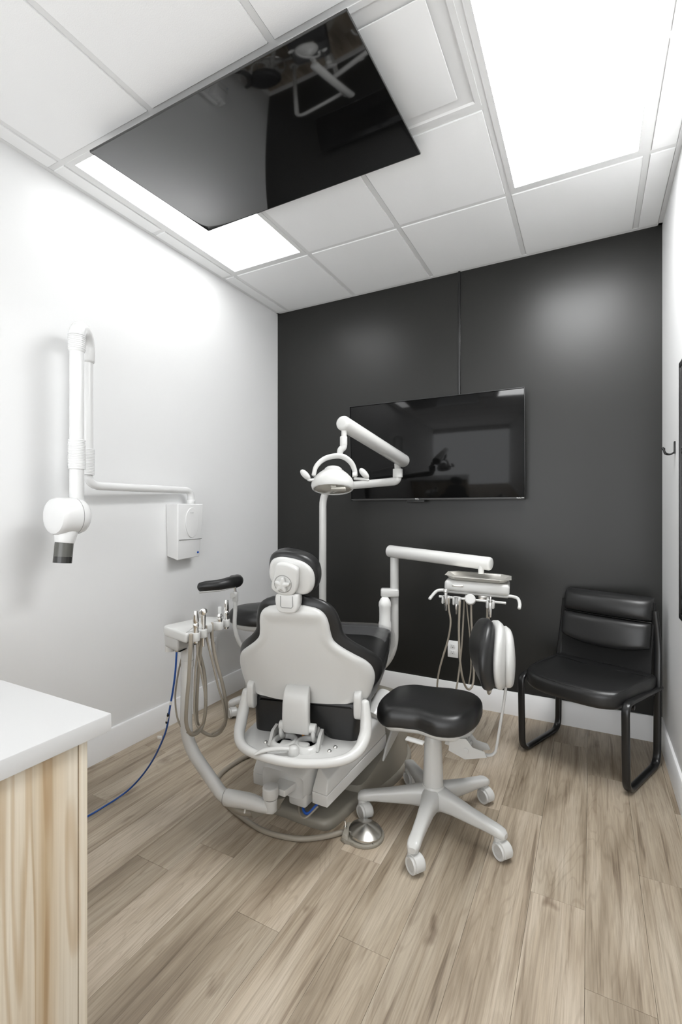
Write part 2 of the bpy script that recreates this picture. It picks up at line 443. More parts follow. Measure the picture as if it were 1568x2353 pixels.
for c, (x0, x1) in enumerate(cols):
    for r, (y0, y1) in enumerate(rows):
        if y1-y0 < .05: continue
        lamp_here = (c in (1, 4) and r in (1, 2))
        vent_here = (c == 3 and r == 2)
        if not (lamp_here and r in (1, 6)):        # cross tee at the far side of a row (skipped inside a 2x4 panel)
            pass
        if r < len(GY) and not (c in (1, 4) and r == 1):
            yy = GY[r] if r < len(GY) else None
            tee(x0+tw if c else x0, x1-tw, yy-tw, yy+tw)
        if lamp_here or vent_here: continue
        a, b, d, e = x0+(tw if c else .022), x1-(tw if c < 5 else .022), y0+tw, y1-(tw if r else .024)
        z0 = H-.004
        mb = MB()
        i_ = .008
        mb.loft([[(a-.008, d-.008, H+.018), (b+.008, d-.008, H+.018), (b+.008, e+.008, H+.018), (a-.008, e+.008, H+.018)],
                 [(a-.008, d-.008, H+.0025), (b+.008, d-.008, H+.0025), (b+.008, e+.008, H+.0025), (a-.008, e+.008, H+.0025)],
                 [(a+.003, d+.003, H+.0025), (b-.003, d+.003, H+.0025), (b-.003, e-.003, H+.0025), (a+.003, e-.003, H+.0025)],
                 [(a+.004, d+.004, z0), (b-.004, d+.004, z0), (b-.004, e-.004, z0), (a+.004, e-.004, z0)]])
        finish('ceiling_tile', mb, 'tile', ce, angle=20)

def light_panel(x0, x1, y0, y1, label, dm='diffuser'):
    t = thing('ceiling_light', label, 'light', ((x0+x1)/2, (y0+y1)/2, H), group='recessed ceiling light panels')
    mb = MB(); fw = .026; a, b, c, d = x0+tw, x1-tw, y0+tw, y1-tw; z = H-.001
    o_ = [(a-.006, c-.006), (b+.006, c-.006), (b+.006, d+.006), (a-.006, d+.006)]; o2 = [(a, c), (b, c), (b, d), (a, d)]
    i_ = [(a+fw, c+fw), (b-fw, c+fw), (b-fw, d-fw), (a+fw, d-fw)]
    mb.loft([[(p[0], p[1], H+.003) for p in o_], [(p[0], p[1], H+.003) for p in o2], [(p[0], p[1], H-.003) for p in o2], [(p[0], p[1], H-.003) for p in i_], [(p[0], p[1], H+.004) for p in i_],
             [(p[0], p[1], H+.05) for p in i_]], cap=True)
    part('frame', mb, 'tee', t, world=True)
    part('diffuser', MB().box(((a+b)/2, (c+d)/2, H+.002), (b-a-2*fw, d-c-2*fw, .003)), dm, t, world=True, label='glowing white diffuser')
light_panel(-2.21, -1.60, 1.37, 2.59, 'bright recessed light panel next to the left wall, partly hidden by the ceiling screen', 'diffuser_left')
light_panel(-.38, .23, 1.37, 2.59, 'bright recessed light panel near the right wall, fully open to view')

# air diffuser beside the ceiling screen
vt = thing('ceiling_vent', 'square white air diffuser with a flat centre plate behind the ceiling screen', 'vent', (-.685, 1.675, H))
def sqr(h, z): return [(-.685-h, 1.675-h, z), (-.685+h, 1.675-h, z), (-.685+h, 1.675+h, z), (-.685-h, 1.675+h, z)]
mb = MB().loft([sqr(.293, H+.004), sqr(.293, H-.003), sqr(.272, H-.003), sqr(.245, H+.028), sqr(.215, H+.052), sqr(.20, H+.10)], cap=True)
part('cone', mb, 'tee', vt, world=True, angle=25)
part('centre_plate', MB().box((-.685, 1.675, H-.006), (.43, .43, .006), .002), 'tee', vt, world=True)

# ------------------------------------------------------------------ ceiling screen
def tilt_screen():
    y0, z0, y1, z1 = 1.3215, 2.903, 2.049, 2.936
    t = thing('ceiling_screen', 'large black glossy flat screen mounted face down under the ceiling', 'television', (-1.306, (y0+y1)/2, (z0+z1)/2))
    ang = math.atan2(z1-z0, y1-y0); X = Matrix.Rotation(ang, 4, 'X'); Wd, Ht = 1.262, .729
    part('screen', MB().box((0, 0, .003), (Wd-.006, Ht-.006, .006), .001, X=X), 'glass_ceiling', t, 'glossy black glass')
    fr = MB()
    for sx in (-1, 1): fr.box((sx*(Wd/2-.0015), 0, .004), (.003, Ht, .009), .0008, X=X)
    for sy in (-1, 1): fr.box((0, sy*(Ht/2-.0015), .004), (Wd, .003, .009), .0008, X=X)
    part('bezel', fr, 'bar', t)
    part('back_cover', MB().box((0, 0, .010), (Wd-.05, Ht-.05, .008), .003, X=X).box((0, -.10, .024), (.8, .36, .018), .006, X=X), 'black', t)
    mt = MB()
    for sx in (-.22, .22): mt.box((sx, 0, .026), (.04, .4, .018), .003, X=X)
    mt.cyl((0, 0, .03), (0, 0, .058), .035)
    part('mount', mt, 'black', t)
tilt_screen()

# ------------------------------------------------------------------ wall screen with cable conduit
tv = thing('wall_screen', 'black flat screen hung on the black wall', 'television', (-.985, 3.195, 1.76))
tv.rotation_euler = (R(2.3), 0, 0)
Wd, Ht = 1.236, .707
X = rotm('X', 0)
part('screen', MB().box((0, .002, .008), (Wd-.008, .004, Ht-.018), .001), 'glass_black', tv, 'glossy black glass')
fr = MB()
for sx in (-1, 1): fr.box((sx*(Wd/2-.002), .006, 0), (.004, .022, Ht), .001)
fr.box((0, .006, Ht/2-.002), (Wd, .022, .004), .001)
part('bezel', fr, 'bezel', tv)
part('bottom_strip', MB().box((0, .002, -Ht/2+.009), (Wd, .010, .012), .001), 'bar', tv, 'grey strip along the lower edge')
part('sensor_bar', MB().box((-.11, .006, -Ht/2-.006), (.13, .016, .014), .003), 'black', tv)
part('back_cover', MB().box((0, .016, 0), (Wd-.01, .016, Ht-.008), .004).box((0, .04, -.06), (.9, .035, .45), .012), 'black', tv)
part('wall_mount', MB().box((0, .066, 0), (.5, .02, .3), .003), 'black', tv)
text('logo', 'TCL', .016, 'tape', tv, (-.098, -.0035, -Ht/2+.009), (R(90), 0, 0))
text('badge', 'Roku TV', .012, 'tape', tv, (.588, -.0035, -Ht/2+.010), (R(90), 0, 0))
cc = MB().box((-.801, YB-.006, (2.14+2.965)/2), (.016, .012, 2.965-2.0), .003)
tag(finish('cable_conduit', cc, 'blackmetal', origin=(-.801, YB-.006, 2.5)), 'thin black cable cover running from the ceiling down to the wall screen', 'conduit')

# outlets
def outlet(cx, cy, cz, facing, label):
    t = thing('wall_outlet', label, 'outlet', (cx, cy, cz), facing)
    part('cover_plate', MB().box((0, -.003, 0), (.072, .006, .116), .002), 'trim', t)
    for s in (-1, 1):
        sk = part('socket', MB().box((0, -.0068, s*.021), (.034, .0025, .028), .001), 'xwhite', t)
        sl = MB().box((-.006, -.0082, s*.021+.003), (.002, .001, .009)).box((.006, -.0082, s*.021+.003), (.002, .001, .007)).cyl((0, -.0077, s*.021-.008), (0, -.0087, s*.021-.008), .0025, 8)
        part('slot', sl, 'black', sk)
outlet(-.846, YB, .375, 0, 'white double outlet on the black wall behind the hanging hoses')
outlet(XL, 2.507, .391, R(90), 'white wall outlet on the left wall behind the hanging hoses')

# ------------------------------------------------------------------ counter and cabinet
co = MB().box(((XL+.005-.921)/2, .35, .881), (-.921-XL-.005, .66, .038), .003)
tag(finish('worktop', co, 'counter', origin=(-1.62, .35, .9)), 'white quartz worktop on the pale wooden cabinet', 'worktop')
cb = thing('base_cabinet', 'pale ash grained base cabinet under the white worktop', 'cabinet', (-1.62, .33, 0))
x1, y1 = -.935, .612
part('side_panel', MB().box((x1-.009, (.03+y1)/2, .481), (.018, y1-.03, .762), .0008), 'cabinet', cb, world=True)
part('body', MB().box(((XL+.01+x1-.018)/2, (.03+y1)/2, .481), (x1-.018-XL-.012, y1-.03, .760), .001), 'cabinet', cb, world=True)
part('toe_kick', MB().box(((XL+.01+x1)/2, .30, .05), (x1-XL-.012, .52, .1), .001), 'cabinet', cb, world=True)
nd = 3; dw = (x1-XL-.01)/nd
for k in range(nd):
    a = XL+.01+k*dw
    dr = part('door', MB().box((a+dw/2, y1+.0125, .481), (dw-.003, .019, .756), .001), 'cabinet', cb, world=True)
    part('handle', MB().cyl((a+dw/2-.06, y1+.045, .80), (a+dw/2+.06, y1+.045, .80), .005, 10).cyl((a+dw/2-.045, y1+.02, .80), (a+dw/2-.045, y1+.047, .80), .004, 8).cyl((a+dw/2+.045, y1+.02, .80), (a+dw/2+.045, y1+.047, .80), .004, 8), 'steel', dr, world=True)
part('side_panel', MB().box((x1-.009, .33, .05), (.018, .56, .1), .0008), 'cabinet', cb, world=True)

# ------------------------------------------------------------------ x-ray unit on the left wall
xr = thing('xray_machine', 'white wall mounted dental x-ray machine with folded arms on the left wall', 'x-ray machine', (XL, 2.2, 1.04))
hb = [(-2.327, 1.045), (-2.235, 1.040), (-2.225, 1.09), (-2.228, 1.20), (-2.238, 1.379), (-2.327, 1.379)]
mb = MB()
mb.hexa([(XL, 2.100, 1.052), (-2.236, 2.100, 1.030), (-2.236, 2.285, 1.040), (XL, 2.30, 1.056)], [(XL, 2.09, 1.378), (-2.232, 2.10, 1.378), (-2.232, 2.315, 1.378), (XL, 2.325, 1.378)], .006)
bx = part('control_box', mb, 'xwhite', xr, world=True)
Xf = Matrix.Translation((-2.2318, 2.215, 1.27)) @ Matrix.Rotation(R(90), 4, 'Z')
ov = [(0.055*math.cos(a)*(1 if math.sin(a) < 0 else 1.0), (.105 if math.sin(a) < 0 else .085)*math.sin(a)) for a in [2*PI*k/36 for k in range(36)]]
part('cover_panel', MB().pillow(ov, -.004, .006, .003, X=Xf), 'xwhite', bx, world=True)
part('seam_line', MB().box((-2.2325, 2.205, 1.155), (.004, .19, .003)), 'seam', bx, world=True)
part('emblem', MB().cyl((-2.236, 2.268, 1.068), (-2.232, 2.268, 1.068), .007, 14), 'bluecable', bx, world=True)
part('marking', MB().box((-2.2253, 2.200, 1.322), (.001, .006, .006)).box((-2.2253, 2.216, 1.322), (.001, .014, .004)), 'plastic2', bx, world=True)
a0 = Vector((-2.255, 2.20, 1.37)); elb = Vector((-2.245, 2.20, 1.462))
ty = 1.505
P = fillet([(-2.262, 2.235, 1.372), (-2.262, 2.235, 1.463), (-2.225, ty, 1.463), (-2.225, ty, 1.62)], .075, 8)
part('horizontal_arm', MB().tube(P, .0215, 16, smooth=False), 'xwhite', xr, world=True)
part('swivel_socket', MB().cyl((-2.262, 2.235, 1.375), (-2.262, 2.235, 1.405), .027, 20, bevel=.003), 'xwhite', xr, world=True)
fy, fx = 1.385, -2.125
part('rear_arm', MB().cyl((-2.225, ty, 1.58), (-2.225, ty, 2.135), .0265, 20), 'xwhite', xr, world=True)
part('front_arm', MB().cyl((fx, fy, 1.36), (fx, fy, 2.12), .031, 20, bevel=.003), 'xwhite', xr, world=True)
def ribbed(x, y, z0, z1, r):
    pr = []; n = int((z1-z0)/.0075)
    for k in range(n):
        z = z0+(z1-z0)*k/n; dz = (z1-z0)/n
        pr += [(r-.0016, z), (r, z+dz*.25), (r, z+dz*.75), (r-.0016, z+dz)]
    return MB().lathe([(r-.006, z0)]+pr+[(r-.006, z1)], 24, Matrix.Translation((x, y, 0)))
part('ribbed_sleeve', ribbed(fx, fy, 1.53, 1.668, .037), 'xwhite', xr, world=True, angle=20)
part('ribbed_sleeve', ribbed(-2.225, ty, 1.515, 1.645, .033), 'xwhite', xr, world=True, angle=20)
Pc = []
for k in range(13):
    a = PI*k/12; f = (1-math.cos(a))/2
    Pc.append((fx+(-2.225-fx)*f, fy+(ty-fy)*f, 2.135+.075*math.sin(a)))
P = [(fx, fy, 2.085)]+Pc+[(-2.225, ty, 2.085)]
rr = []
tb = MB().tube(P, .036, 18, smooth=False)
part('elbow_cap', tb, 'xwhite', xr, world=True)
rb = MB()
for k in range(8):
    z = 2.09+k*.009; rb.lathe([(.0355, z), (.0378, z+.001), (.0378, z+.0045), (.0355, z+.0055)], 22, Matrix.Translation((fx, fy, 0)))
part('cap_ribs', rb, 'xwhite', xr, world=True)
# tube head: drum with its axis along the wall
Xh = Matrix.Translation((fx, 1.272, 1.312)) @ rotm('X', -90)
hd = MB().lathe([(.012, -.004), (.060, -.003), (.078, .003), (.084, .014), (.085, .03), (.085, .094)], 36, Xh)
tub = part('tube_head', hd, 'xwhite', xr, world=True)
part('head_ring', MB().lathe([(.080, .094), (.0845, .0942), (.0845, .0970), (.080, .0972)], 36, Xh), 'seam', tub, world=True, label='dark seam ring')
part('head_cap', MB().lathe([(.085, .097), (.084, .115), (.078, .131), (.066, .142), (.045, .149), (.01, .151)], 36, Xh), 'xwhite', tub, world=True)
part('neck', MB().cyl((fx, 1.335, 1.255), (fx, 1.325, 1.19), .052, 24, r2=.041, bevel=.002), 'xwhite', xr, world=True)
part('swivel', MB().cyl((fx, fy, 1.35), (fx, fy, 1.39), .033), 'xwhite', xr, world=True)
part('cone_tube', MB().cyl((fx, 1.326, 1.192), (fx, 1.320, 1.128), .0385, 24), 'dark_clear2', xr, world=True, label='smoked clear aiming cone')
part('cone_tip', MB().cyl((fx, 1.320, 1.128), (fx, 1.317, 1.100), .0387, 24), 'dark_clear', xr, world=True, label='black band at the cone tip')

# ------------------------------------------------------------------ mirror and hook on the right wall
mr = thing('wall_mirror', 'black framed mirror on the right wall at the picture edge', 'mirror', (XR, 2.15, 1.5))
fr = MB(); ys = (1.75, 2.62); zs = (.85, 2.005)
Xm = Matrix.Translation((XR-.004, 0, 0))
fr.box((XR-.006, (ys[0]+ys[1])/2, zs[1]-.012), (.010, ys[1]-ys[0], .024), .002).box((XR-.006, (ys[0]+ys[1])/2, zs[0]+.012), (.010, ys[1]-ys[0], .024), .002)
for y in ys: fr.box((XR-.006, y+(.012 if y < 2 else -.012), (zs[0]+zs[1])/2), (.010, .024, zs[1]-zs[0]), .002)
part('frame', fr, 'blackmetal', mr, world=True)
part('mirror_glass', MB().box((XR-.0055, (ys[0]+ys[1])/2, (zs[0]+zs[1])/2), (.006, ys[1]-ys[0]-.03, zs[1]-zs[0]-.03)), 'mirror', mr, world=True)
hk = thing('coat_hook', 'small black double coat hook on the white wall above the guest chair', 'hook', (XR, 2.80, 1.64))
part('back_plate', MB().box((XR-.003, 2.80, 1.645), (.006, .022, .06), .002), 'blackmetal', hk, world=True)
for dy, s in ((-.012, 1), (.018, .8)):
    part('prong', MB().tube([(XR-.004, 2.80, 1.622), (XR-.020, 2.80+dy*.5, 1.612), (XR-.040, 2.80+dy, 1.618), (XR-.050*s-.004, 2.80+dy*1.3, 1.645)], [.004, .004, .004, .006], 8), 'blackmetal', hk, world=True)

# ------------------------------------------------------------------ casters and stools
def caster(parent, x, y, ang, size=1.0):
    """twin wheel hooded caster; ang = direction of the wheel axle"""
    X = Matrix.Translation((x, y, 0)) @ Matrix.Rotation(ang, 4, 'Z')
    s = size; r = .031*s
    hood = MB()
    # hood: half drum around the wheels, axle along local x
    n = 16; rings = []
    for xx, f in ((-.019*s, .90), (-.017*s, 1.0), (.017*s, 1.0), (.019*s, .90)):
        rg = [Vector((xx, -math.cos(R(a))*.036*s*f+.012*s, r+.002+math.sin(R(a))*.036*s*f)) for a in [-38+k*(200+38)/n for k in range(n+1)]]
        rg = [Vector((xx, .012*s, r+.002))]+rg
        rings.append(rg)
    hood.loft(rings, True, X)
    hood.cyl(X @ Vector((0, -.004*s, r)), X @ Vector((0, -.004*s, .082*s)), .021*s, 18, bevel=.004)
    c = part('caster', hood, 'plastic', parent)
    for sx in (-1, 1):
        w_ = MB().lathe([(.004, 0), (.020*s, .001), (.023*s, .0035), (r*.93, .004), (r, .0015), (r, -.010), (r*.9, -.012)], 24,
                        X @ Matrix.Translation((sx*.0225*s, .012*s, r)) @ Matrix.Rotation(R(90)*sx, 4, 'Y'))
        part('wheel', w_, 'plastic2' if False else 'plastic', c)
        part('wheel_disc', MB().lathe([(.003, 0), (.021*s, 0), (.022*s, -.001), (.022*s, -.003)], 24,
                        X @ Matrix.Translation((sx*.0245*s, .012*s, r)) @ Matrix.Rotation(R(90)*sx, 4, 'Y')), 'plastic2', c)
def five_star(parent, rad, th0, hub_h=.125, axle=R(238), rotz=0, kind='plastic'):
    mb = MB()
    for k in range(5):
        a = th0+2*PI*k/5; d = Vector((math.cos(a), math.sin(a), 0)); q = Vector((-d.y, d.x, 0))
        rows_ = [(.0, .052, .115, .045), (.04, .040, .120, .044), (.10, .030, .116, .036), (.18, .026, .108, .028), (.25, .024, .103, .022), (rad-.004, .025, .098, .019), (rad+.014, .022, .095, .016), (rad+.024, .014, .091, .010)]
        mb.supers([(d*t+Vector((0, 0, z-.005)), q*hw, Vector((0, 0, hh))) for t, hw, z, hh in rows_], 3.2, 20)
    mb.lathe([(.02, .065), (.050, .070), (.056, .10), (.050, .15), (.045, .165)], 28)
    part('base', mb, kind, parent)
    for k in range(5):
        a = th0+2*PI*k/5; caster(parent, rad*math.cos(a), rad*math.sin(a), axle-rotz+random.uniform(-.12, .12))

def operator_stool():
    t = thing('operator_stool', 'white wheeled dental stool with black saddle seat in front of the chair', 'stool', (-.600, 1.99, 0), 0)
    five_star(t, .300, R(-87))
    part('column', MB().lathe([(.044, .14), (.0425, .20), (.037, .345), (.0345, .368), (.030, .375)], 28), 'plastic', t)
    part('gas_lift', MB().cyl((0, 0, .37), (0, 0, .415), .024, 20), 'black', t, 'black gas lift sleeve')
    # seat
    out = catmull([(-.232, .045), (-.205, .135), (-.12, .165), (-.03, .168), (.06, .185), (.15, .165), (.20, .09), (.205, 0), (.19, -.09), (.14, -.165), (.05, -.185), (-.03, -.160), (-.10, -.165), (-.17, -.165), (-.22, -.10), (-.238, -.03)], 4, True)
    Xs = Matrix.Translation((-.012, .03, .470)) @ rotm('Z', 6) @ Matrix(((1, 0, 0, 0), (0, 0, 1, 0), (0, 1, 0, 0), (0, 0, 0, 1)))
    def seatdeform(mb, f):
        for v in mb.bm.verts: v.co = f(v.co)
    mb = MB().pillow([(p.x, p.y) for p in out], -.030, .052, .018, .040, X=Xs, seg=6, dome1=.004)
    for v in mb.bm.verts:
        x, y = v.co.x, v.co.y
        v.co.z += .018*(abs(y-.03)/.17)**2*(1 if True else 0)*-.35 + .012*max(0, (x-.05)/.15)**2 - .022*max(0, (-.10-x)/.13)**2
    part('seat', mb, 'vinyl', t, angle=60)
    pan = MB().pillow([(p.x*.93, p.y*.93) for p in out], -.060, -.026, .030, .004, X=Xs, seg=5)
    for v in pan.bm.verts: v.co.z += -.018*max(0, (-.10-v.co.x)/.13)**2
    part('seat_shell', pan, 'plastic', t, angle=60)
    part('lever', MB().box((-.03, -.150, .406), (.075, .030, .008), .003, rot=rotm('Y', 3)), 'plastic', t)
    part('lever', MB().box((-.19, -.02, .412), (.05, .012, .010), .003), 'black', t)
    # back bracket and bar
    br = MB(); SZ = Matrix.Translation((0, 0, .030))
    br.hexa([(.075, -.095, .362), (.165, -.095, .350), (.165, -.035, .350), (.075, -.035, .362)], [(.085, -.095, .398), (.17, -.095, .385), (.17, -.035, .385), (.085, -.035, .398)], .003)
    br.prism([(.095, .345), (.16, .325), (.245, .352), (.235, .372), (.19, .378), (.165, .405), (.10, .40)], 0, .004, X=Matrix(((1, 0, 0, 0), (0, 0, -1, -.100), (0, 1, 0, 0), (0, 0, 0, 1))))
    br.prism([(.095, .345), (.16, .325), (.245, .352), (.235, .372), (.19, .378), (.165, .405), (.10, .40)], 0, .004, X=Matrix(((1, 0, 0, 0), (0, 0, -1, -.030), (0, 1, 0, 0), (0, 0, 0, 1))))
    br.cyl((.165, -.108, .362), (.165, -.022, .362), .010, 12)
    bmesh.ops.transform(br.bm, matrix=SZ, verts=br.bm.verts)
    part('bracket', br, 'plastic2', t)
    spring = [(.150+.010*math.cos(k*.9), -.085+.0016*k, .410+.010*math.sin(k*.9)) for k in range(34)]
    part('spring', MB().tube(spring, .0022, 6, 2), 'steel', t)
    bar = fillet([(.185, -.066, .372), (.268, -.062, .372), (.302, -.056, .60), (.315, -.050, .72)], .035, 6)
    part('back_bar', MB().sweep(bar, [(-.017, -.003), (.017, -.003), (.017, .003), (-.017, .003)], (0.3, 0, 1)) if False else MB().tube(bar, .012, 12, smooth=False, flat=.45, up=(1, 0, -.2)), 'plastic', t)
    # backrest: faces the seat (-x), seen almost edge on
    bk = thing_local = None
    Xb = Matrix.Translation((.268, -.03, .770)) @ rotm('Z', -70) @ Matrix.Diagonal((1, 1.12, .83, 1))   # local: -y faces the sitter side after rotation below
    cush, shell, inner = MB(), MB(), MB()
    keys = [(-.158, .02, .004), (-.150, .070, .016), (-.130, .112, .026), (-.07, .150, .032), (0, .158, .034), (.07, .138, .031), (.12, .105, .026), (.150, .066, .018), (.163, .02, .004)]
    rows_ = interp(keys, 26)
    def wrap(mb, amt):
        for v in mb.bm.verts:
            v.co.y += -amt*(v.co.x/.16)**2
    cush.supers([(Vector((0, -.038+.16*(z/.16)**2*.04, z)), Vector((a, 0, 0)), Vector((0, b, 0))) for z, a, b in rows_], 2.3, 32); wrap(cush, .030)
    shell.supers([(Vector((0, .004+.16*(z/.16)**2*.02, z*.955-.002)), Vector((a*.95, 0, 0)), Vector((0, b*.80, 0))) for z, a, b in rows_], 2.3, 32); wrap(shell, .030)
    inner.supers([(Vector((.0, .034, z*.86-.012)), Vector((a*.74, 0, 0)), Vector((0, b*.72, 0))) for z, a, b in rows_], 2.5, 32); wrap(inner, .022)
    for mb_ in (cush, shell, inner): bmesh.ops.transform(mb_.bm, matrix=Xb, verts=mb_.bm.verts)
    bs = part('backrest_shell', shell, 'plastic', t, angle=60)
    part('backrest', cush, 'vinyl', t, 'black cushion', angle=60)
    part('rear_cover', inner, 'plastic', bs, angle=60)
operator_stool()

def assistant_stool():
    cx, cy = -1.90, 2.63
    t = thing('assistant_stool', 'tall assistant stool with curved black arm pad beyond the dental chair', 'stool', (cx, cy, 0), 0)
    a0 = math.atan2(2.375-cy, -2.065-cx)
    five_star(t, .285, a0, axle=R(240))
    part('column', MB().lathe([(.044, .14), (.040, .35), (.036, .48), (.03, .50)], 24), 'plastic', t)
    fr_ = [(.20*math.cos(2*PI*k/32), .20*math.sin(2*PI*k/32), .27) for k in range(33)]
    fm = MB().tube(fr_, .011, 10, smooth=False)
    for k in range(4):
        a = 2*PI*k/4+.4; fm.cyl((.035*math.cos(a), .035*math.sin(a), .27), (.2*math.cos(a), .2*math.sin(a), .27), .007, 8)
    part('foot_ring', fm, 'chrome', t)
    out = catmull([(.215*math.cos(a)*(1+.08*math.cos(2*a)), .20*math.sin(a)) for a in [2*PI*k/14 for k in range(14)]], 3, True)
    Xs = Matrix.Translation((-.07, -.03, .60)) @ rotm('Z', 28) @ Matrix(((1, 0, 0, 0), (0, 0, 1, 0), (0, 1, 0, 0), (0, 0, 0, 1)))
    mb = MB().pillow([(p.x, p.y) for p in out], -.010, .088, .020, .072, X=Xs, seg=7, dome1=.012)
    part('seat', mb, 'vinyl', t, angle=60)
    part('seat_shell', MB().pillow([(p.x*.90, p.y*.90) for p in out], -.050, -.008, .036, .003, X=Xs, seg=5), 'plastic', t, angle=60)
    # curved bracket going round under the seat to the arm post
    q = [at(562, 1500, 3.0), at(545, 1470, 2.97), at(537, 1435, 2.96), at(541, 1405, 2.97), at(541, 1385, 2.98)]
    part('arm_bracket', MB().tube([Vector((cx, cy, .47)), at(600, 1500, 3.06), at(570, 1497, 3.0), at(550, 1475, 2.97), at(540, 1440, 2.96), at(541, 1400, 2.97)], .013, 12), 'plastic', t, world=True)
    part('arm_post', MB().cyl(at(541, 1405, 2.97), at(541, 1378, 2.97), .013, 14).cyl(at(541, 1382, 2.97), at(541, 1360, 2.97), .018, 16, bevel=.003), 'plastic', t, world=True)
    part('pin', MB().cyl(at(541, 1362, 2.97), at(540, 1345, 2.97), .008, 12), 'chrome', t, world=True)
    kb = MB()
    c0 = at(534, 1369, 2.93); d = (at(534, 1369, 2.80)-c0).normalized()
    n = 20; rg = []
    for off in (0, .014):
        rg.append([c0+d*off+RT*(.016+.004*math.cos(3*2*PI*k/n))*math.cos(2*PI*k/n)+Vector((0, 0, 1))*(.016+.004*math.cos(3*2*PI*k/n))*math.sin(2*PI*k/n) for k in range(n)])
    kb.loft(rg); kb.cyl(c0, at(541, 1370, 2.97), .008, 10)
    part('knob', kb, 'plastic2', t, world=True)
    # arm pad: long bolster hooking back at its right end
    path = [at(460, 1349, 2.88), at(475, 1347, 2.88), at(505, 1344, 2.90), at(528, 1339, 2.95), at(543, 1336, 3.03), at(545, 1333, 3.12), at(533, 1331, 3.18)]
    part('arm_pad', MB().tube(path, [.027, .032, .034, .037, .040, .038, .026], 20, up=(0, 0, 1)), 'vinyl', t, 'black padded arm', world=True, angle=60)
    plate = [p+Vector((0, 0, -.030)) for p in path[:5]]
    part('pad_plate', MB().tube(plate, .022, 14, flat=.35, up=(0, 0, 1)), 'plastic', t, world=True)
assistant_stool()

# ------------------------------------------------------------------ guest chair
def guest_chair():
    t = thing('guest_chair', 'black padded guest chair on looped sled legs in the right corner', 'chair', (-.008, 2.895, 0), R(-22.6))
    hx = .262
    for s in (-1, 1):
        x = s*hx
        loop = fillet([(x, .235, .40), (x, -.235, .432), (x, -.222, .012), (x, .195, .012), (x, .205, .45), (x*.97, .238, .62), (x*.90, .235, .80)], [0, .06, .07, .07, .05, .1, 0], 8)
        sec = [(a, b) for a, b in [(.022*math.cos(q), .009*math.sin(q)) for q in [2*PI*k/14 for k in range(14)]]]
        # oval tube, wide side across the chair
        part('side_frame', MB().tube(loop, .021, 14, smooth=False, flat=.48) if False else MB().sweep(loop, [(b, a) for a, b in [(.018*math.copysign(abs(math.cos(q))**.7, math.cos(q)), .0105*math.copysign(abs(math.sin(q))**.7, math.sin(q))) for q in [2*PI*k/16 for k in range(16)]]], (1, 0, 0)), 'blackmetal', t)
    part('crossbar', MB().cyl((-hx, -.12, .385), (hx, -.12, .385), .011, 12).cyl((-hx, .15, .385), (hx, .15, .385), .011, 12), 'blackmetal', t)
    # seat
    out = catmull([(-.262, .16), (-.255, -.05), (-.245, -.20), (-.19, -.262), (-.08, -.285), (.08, -.285), (.19, -.262), (.245, -.20), (.255, -.05), (.262, .16), (.20, .215), (-.20, .215)], 5, True)
    Xs = Matrix.Translation((0, 0, .432)) @ Matrix(((1, 0, 0, 0), (0, 0, 1, 0), (0, 1, 0, 0), (0, 0, 0, 1)))
    mb = MB().pillow([(p.x, p.y) for p in out], -.045, .042, .03, .028, X=Xs, seg=6)
    for v in mb.bm.verts:
        v.co.z += -.020*max(0, (-v.co.y-.10)/.18)**2 - .03*max(0, (v.co.y)/.2)*.3 + .010
        if v.co.z > .45: v.co.z -= .012*max(0, 1-(v.co.x/.2)**2)*max(0, 1-((v.co.y+.05)/.2)**2)
    st = part('seat', mb, 'vinyl', t, 'black padded seat with stitched edge', angle=60)
    pts = [(p.x*.955, p.y*.955) for p in out]
    part('piping', MB().tube([(a, b, .478-.020*max(0, (-b-.10)/.18)**2-.03*max(0, b/.2)*.3) for a, b in pts+pts[:1]], .0022, 6, smooth=False), 'blackmetal', st)
    part('seam', MB().tube([(-.245, .10, .484), (-.15, .105, .480), (0, .075, .476), (.15, .105, .480), (.245, .10, .484)], .0025, 6), 'blackmetal', st)
    # backrest cushion: two bulging bands divided by a seam, over a thin back panel
    def back(z0, z1, prof, bulge, low=0):
        mb = MB(); n = 18; secs = []
        for k in range(n+1):
            f = k/n; z = z0+(z1-z0)*f; e = (1-abs(2*f-1)**6)**(1/2.4) if 0 < f < 1 else .12
            th = prof(f)*e
            y = .180+(z-.60)*.22
            secs.append((Vector((0, y-th*.6+.02, z)), Vector((.232-.006*(1-e), 0, 0)), Vector((0, max(.006, .012+th*.55), 0))))
        mb.supers(secs, 3.4, 36)
        for v in mb.bm.verts:
            x = v.co.x/.232
            v.co.y += .015*x*x
            if low: v.co.z -= low*(1-x*x)*max(0, (z0+.10-v.co.z)/.10)
        return mb
    bk = part('backrest', back(.742, .865, lambda f: .050+.012*math.sin(PI*f), 0), 'vinyl', t, 'padded upper band', angle=60)
    part('backrest', back(.600, .742, lambda f: .062-.008*f, 0, .035), 'vinyl', t, 'padded lower band', angle=60)
    part('back_seam', MB().tube([(x*.232, .180+(.742-.60)*.22-.016+.015*x*x-.006, .742) for x in (-1, -.5, 0, .5, 1)], .003, 6), 'blackmetal', bk)
    pn = MB().sweep([(0, .185, .41), (0, .195, .56), (0, .235, .74), (0, .252, .84)], [(-.238, -.006), (.238, -.006), (.238, .006), (-.238, .006)], (0, -1, 0))
    part('back_panel', pn, 'blackfabric', t)
guest_chair()

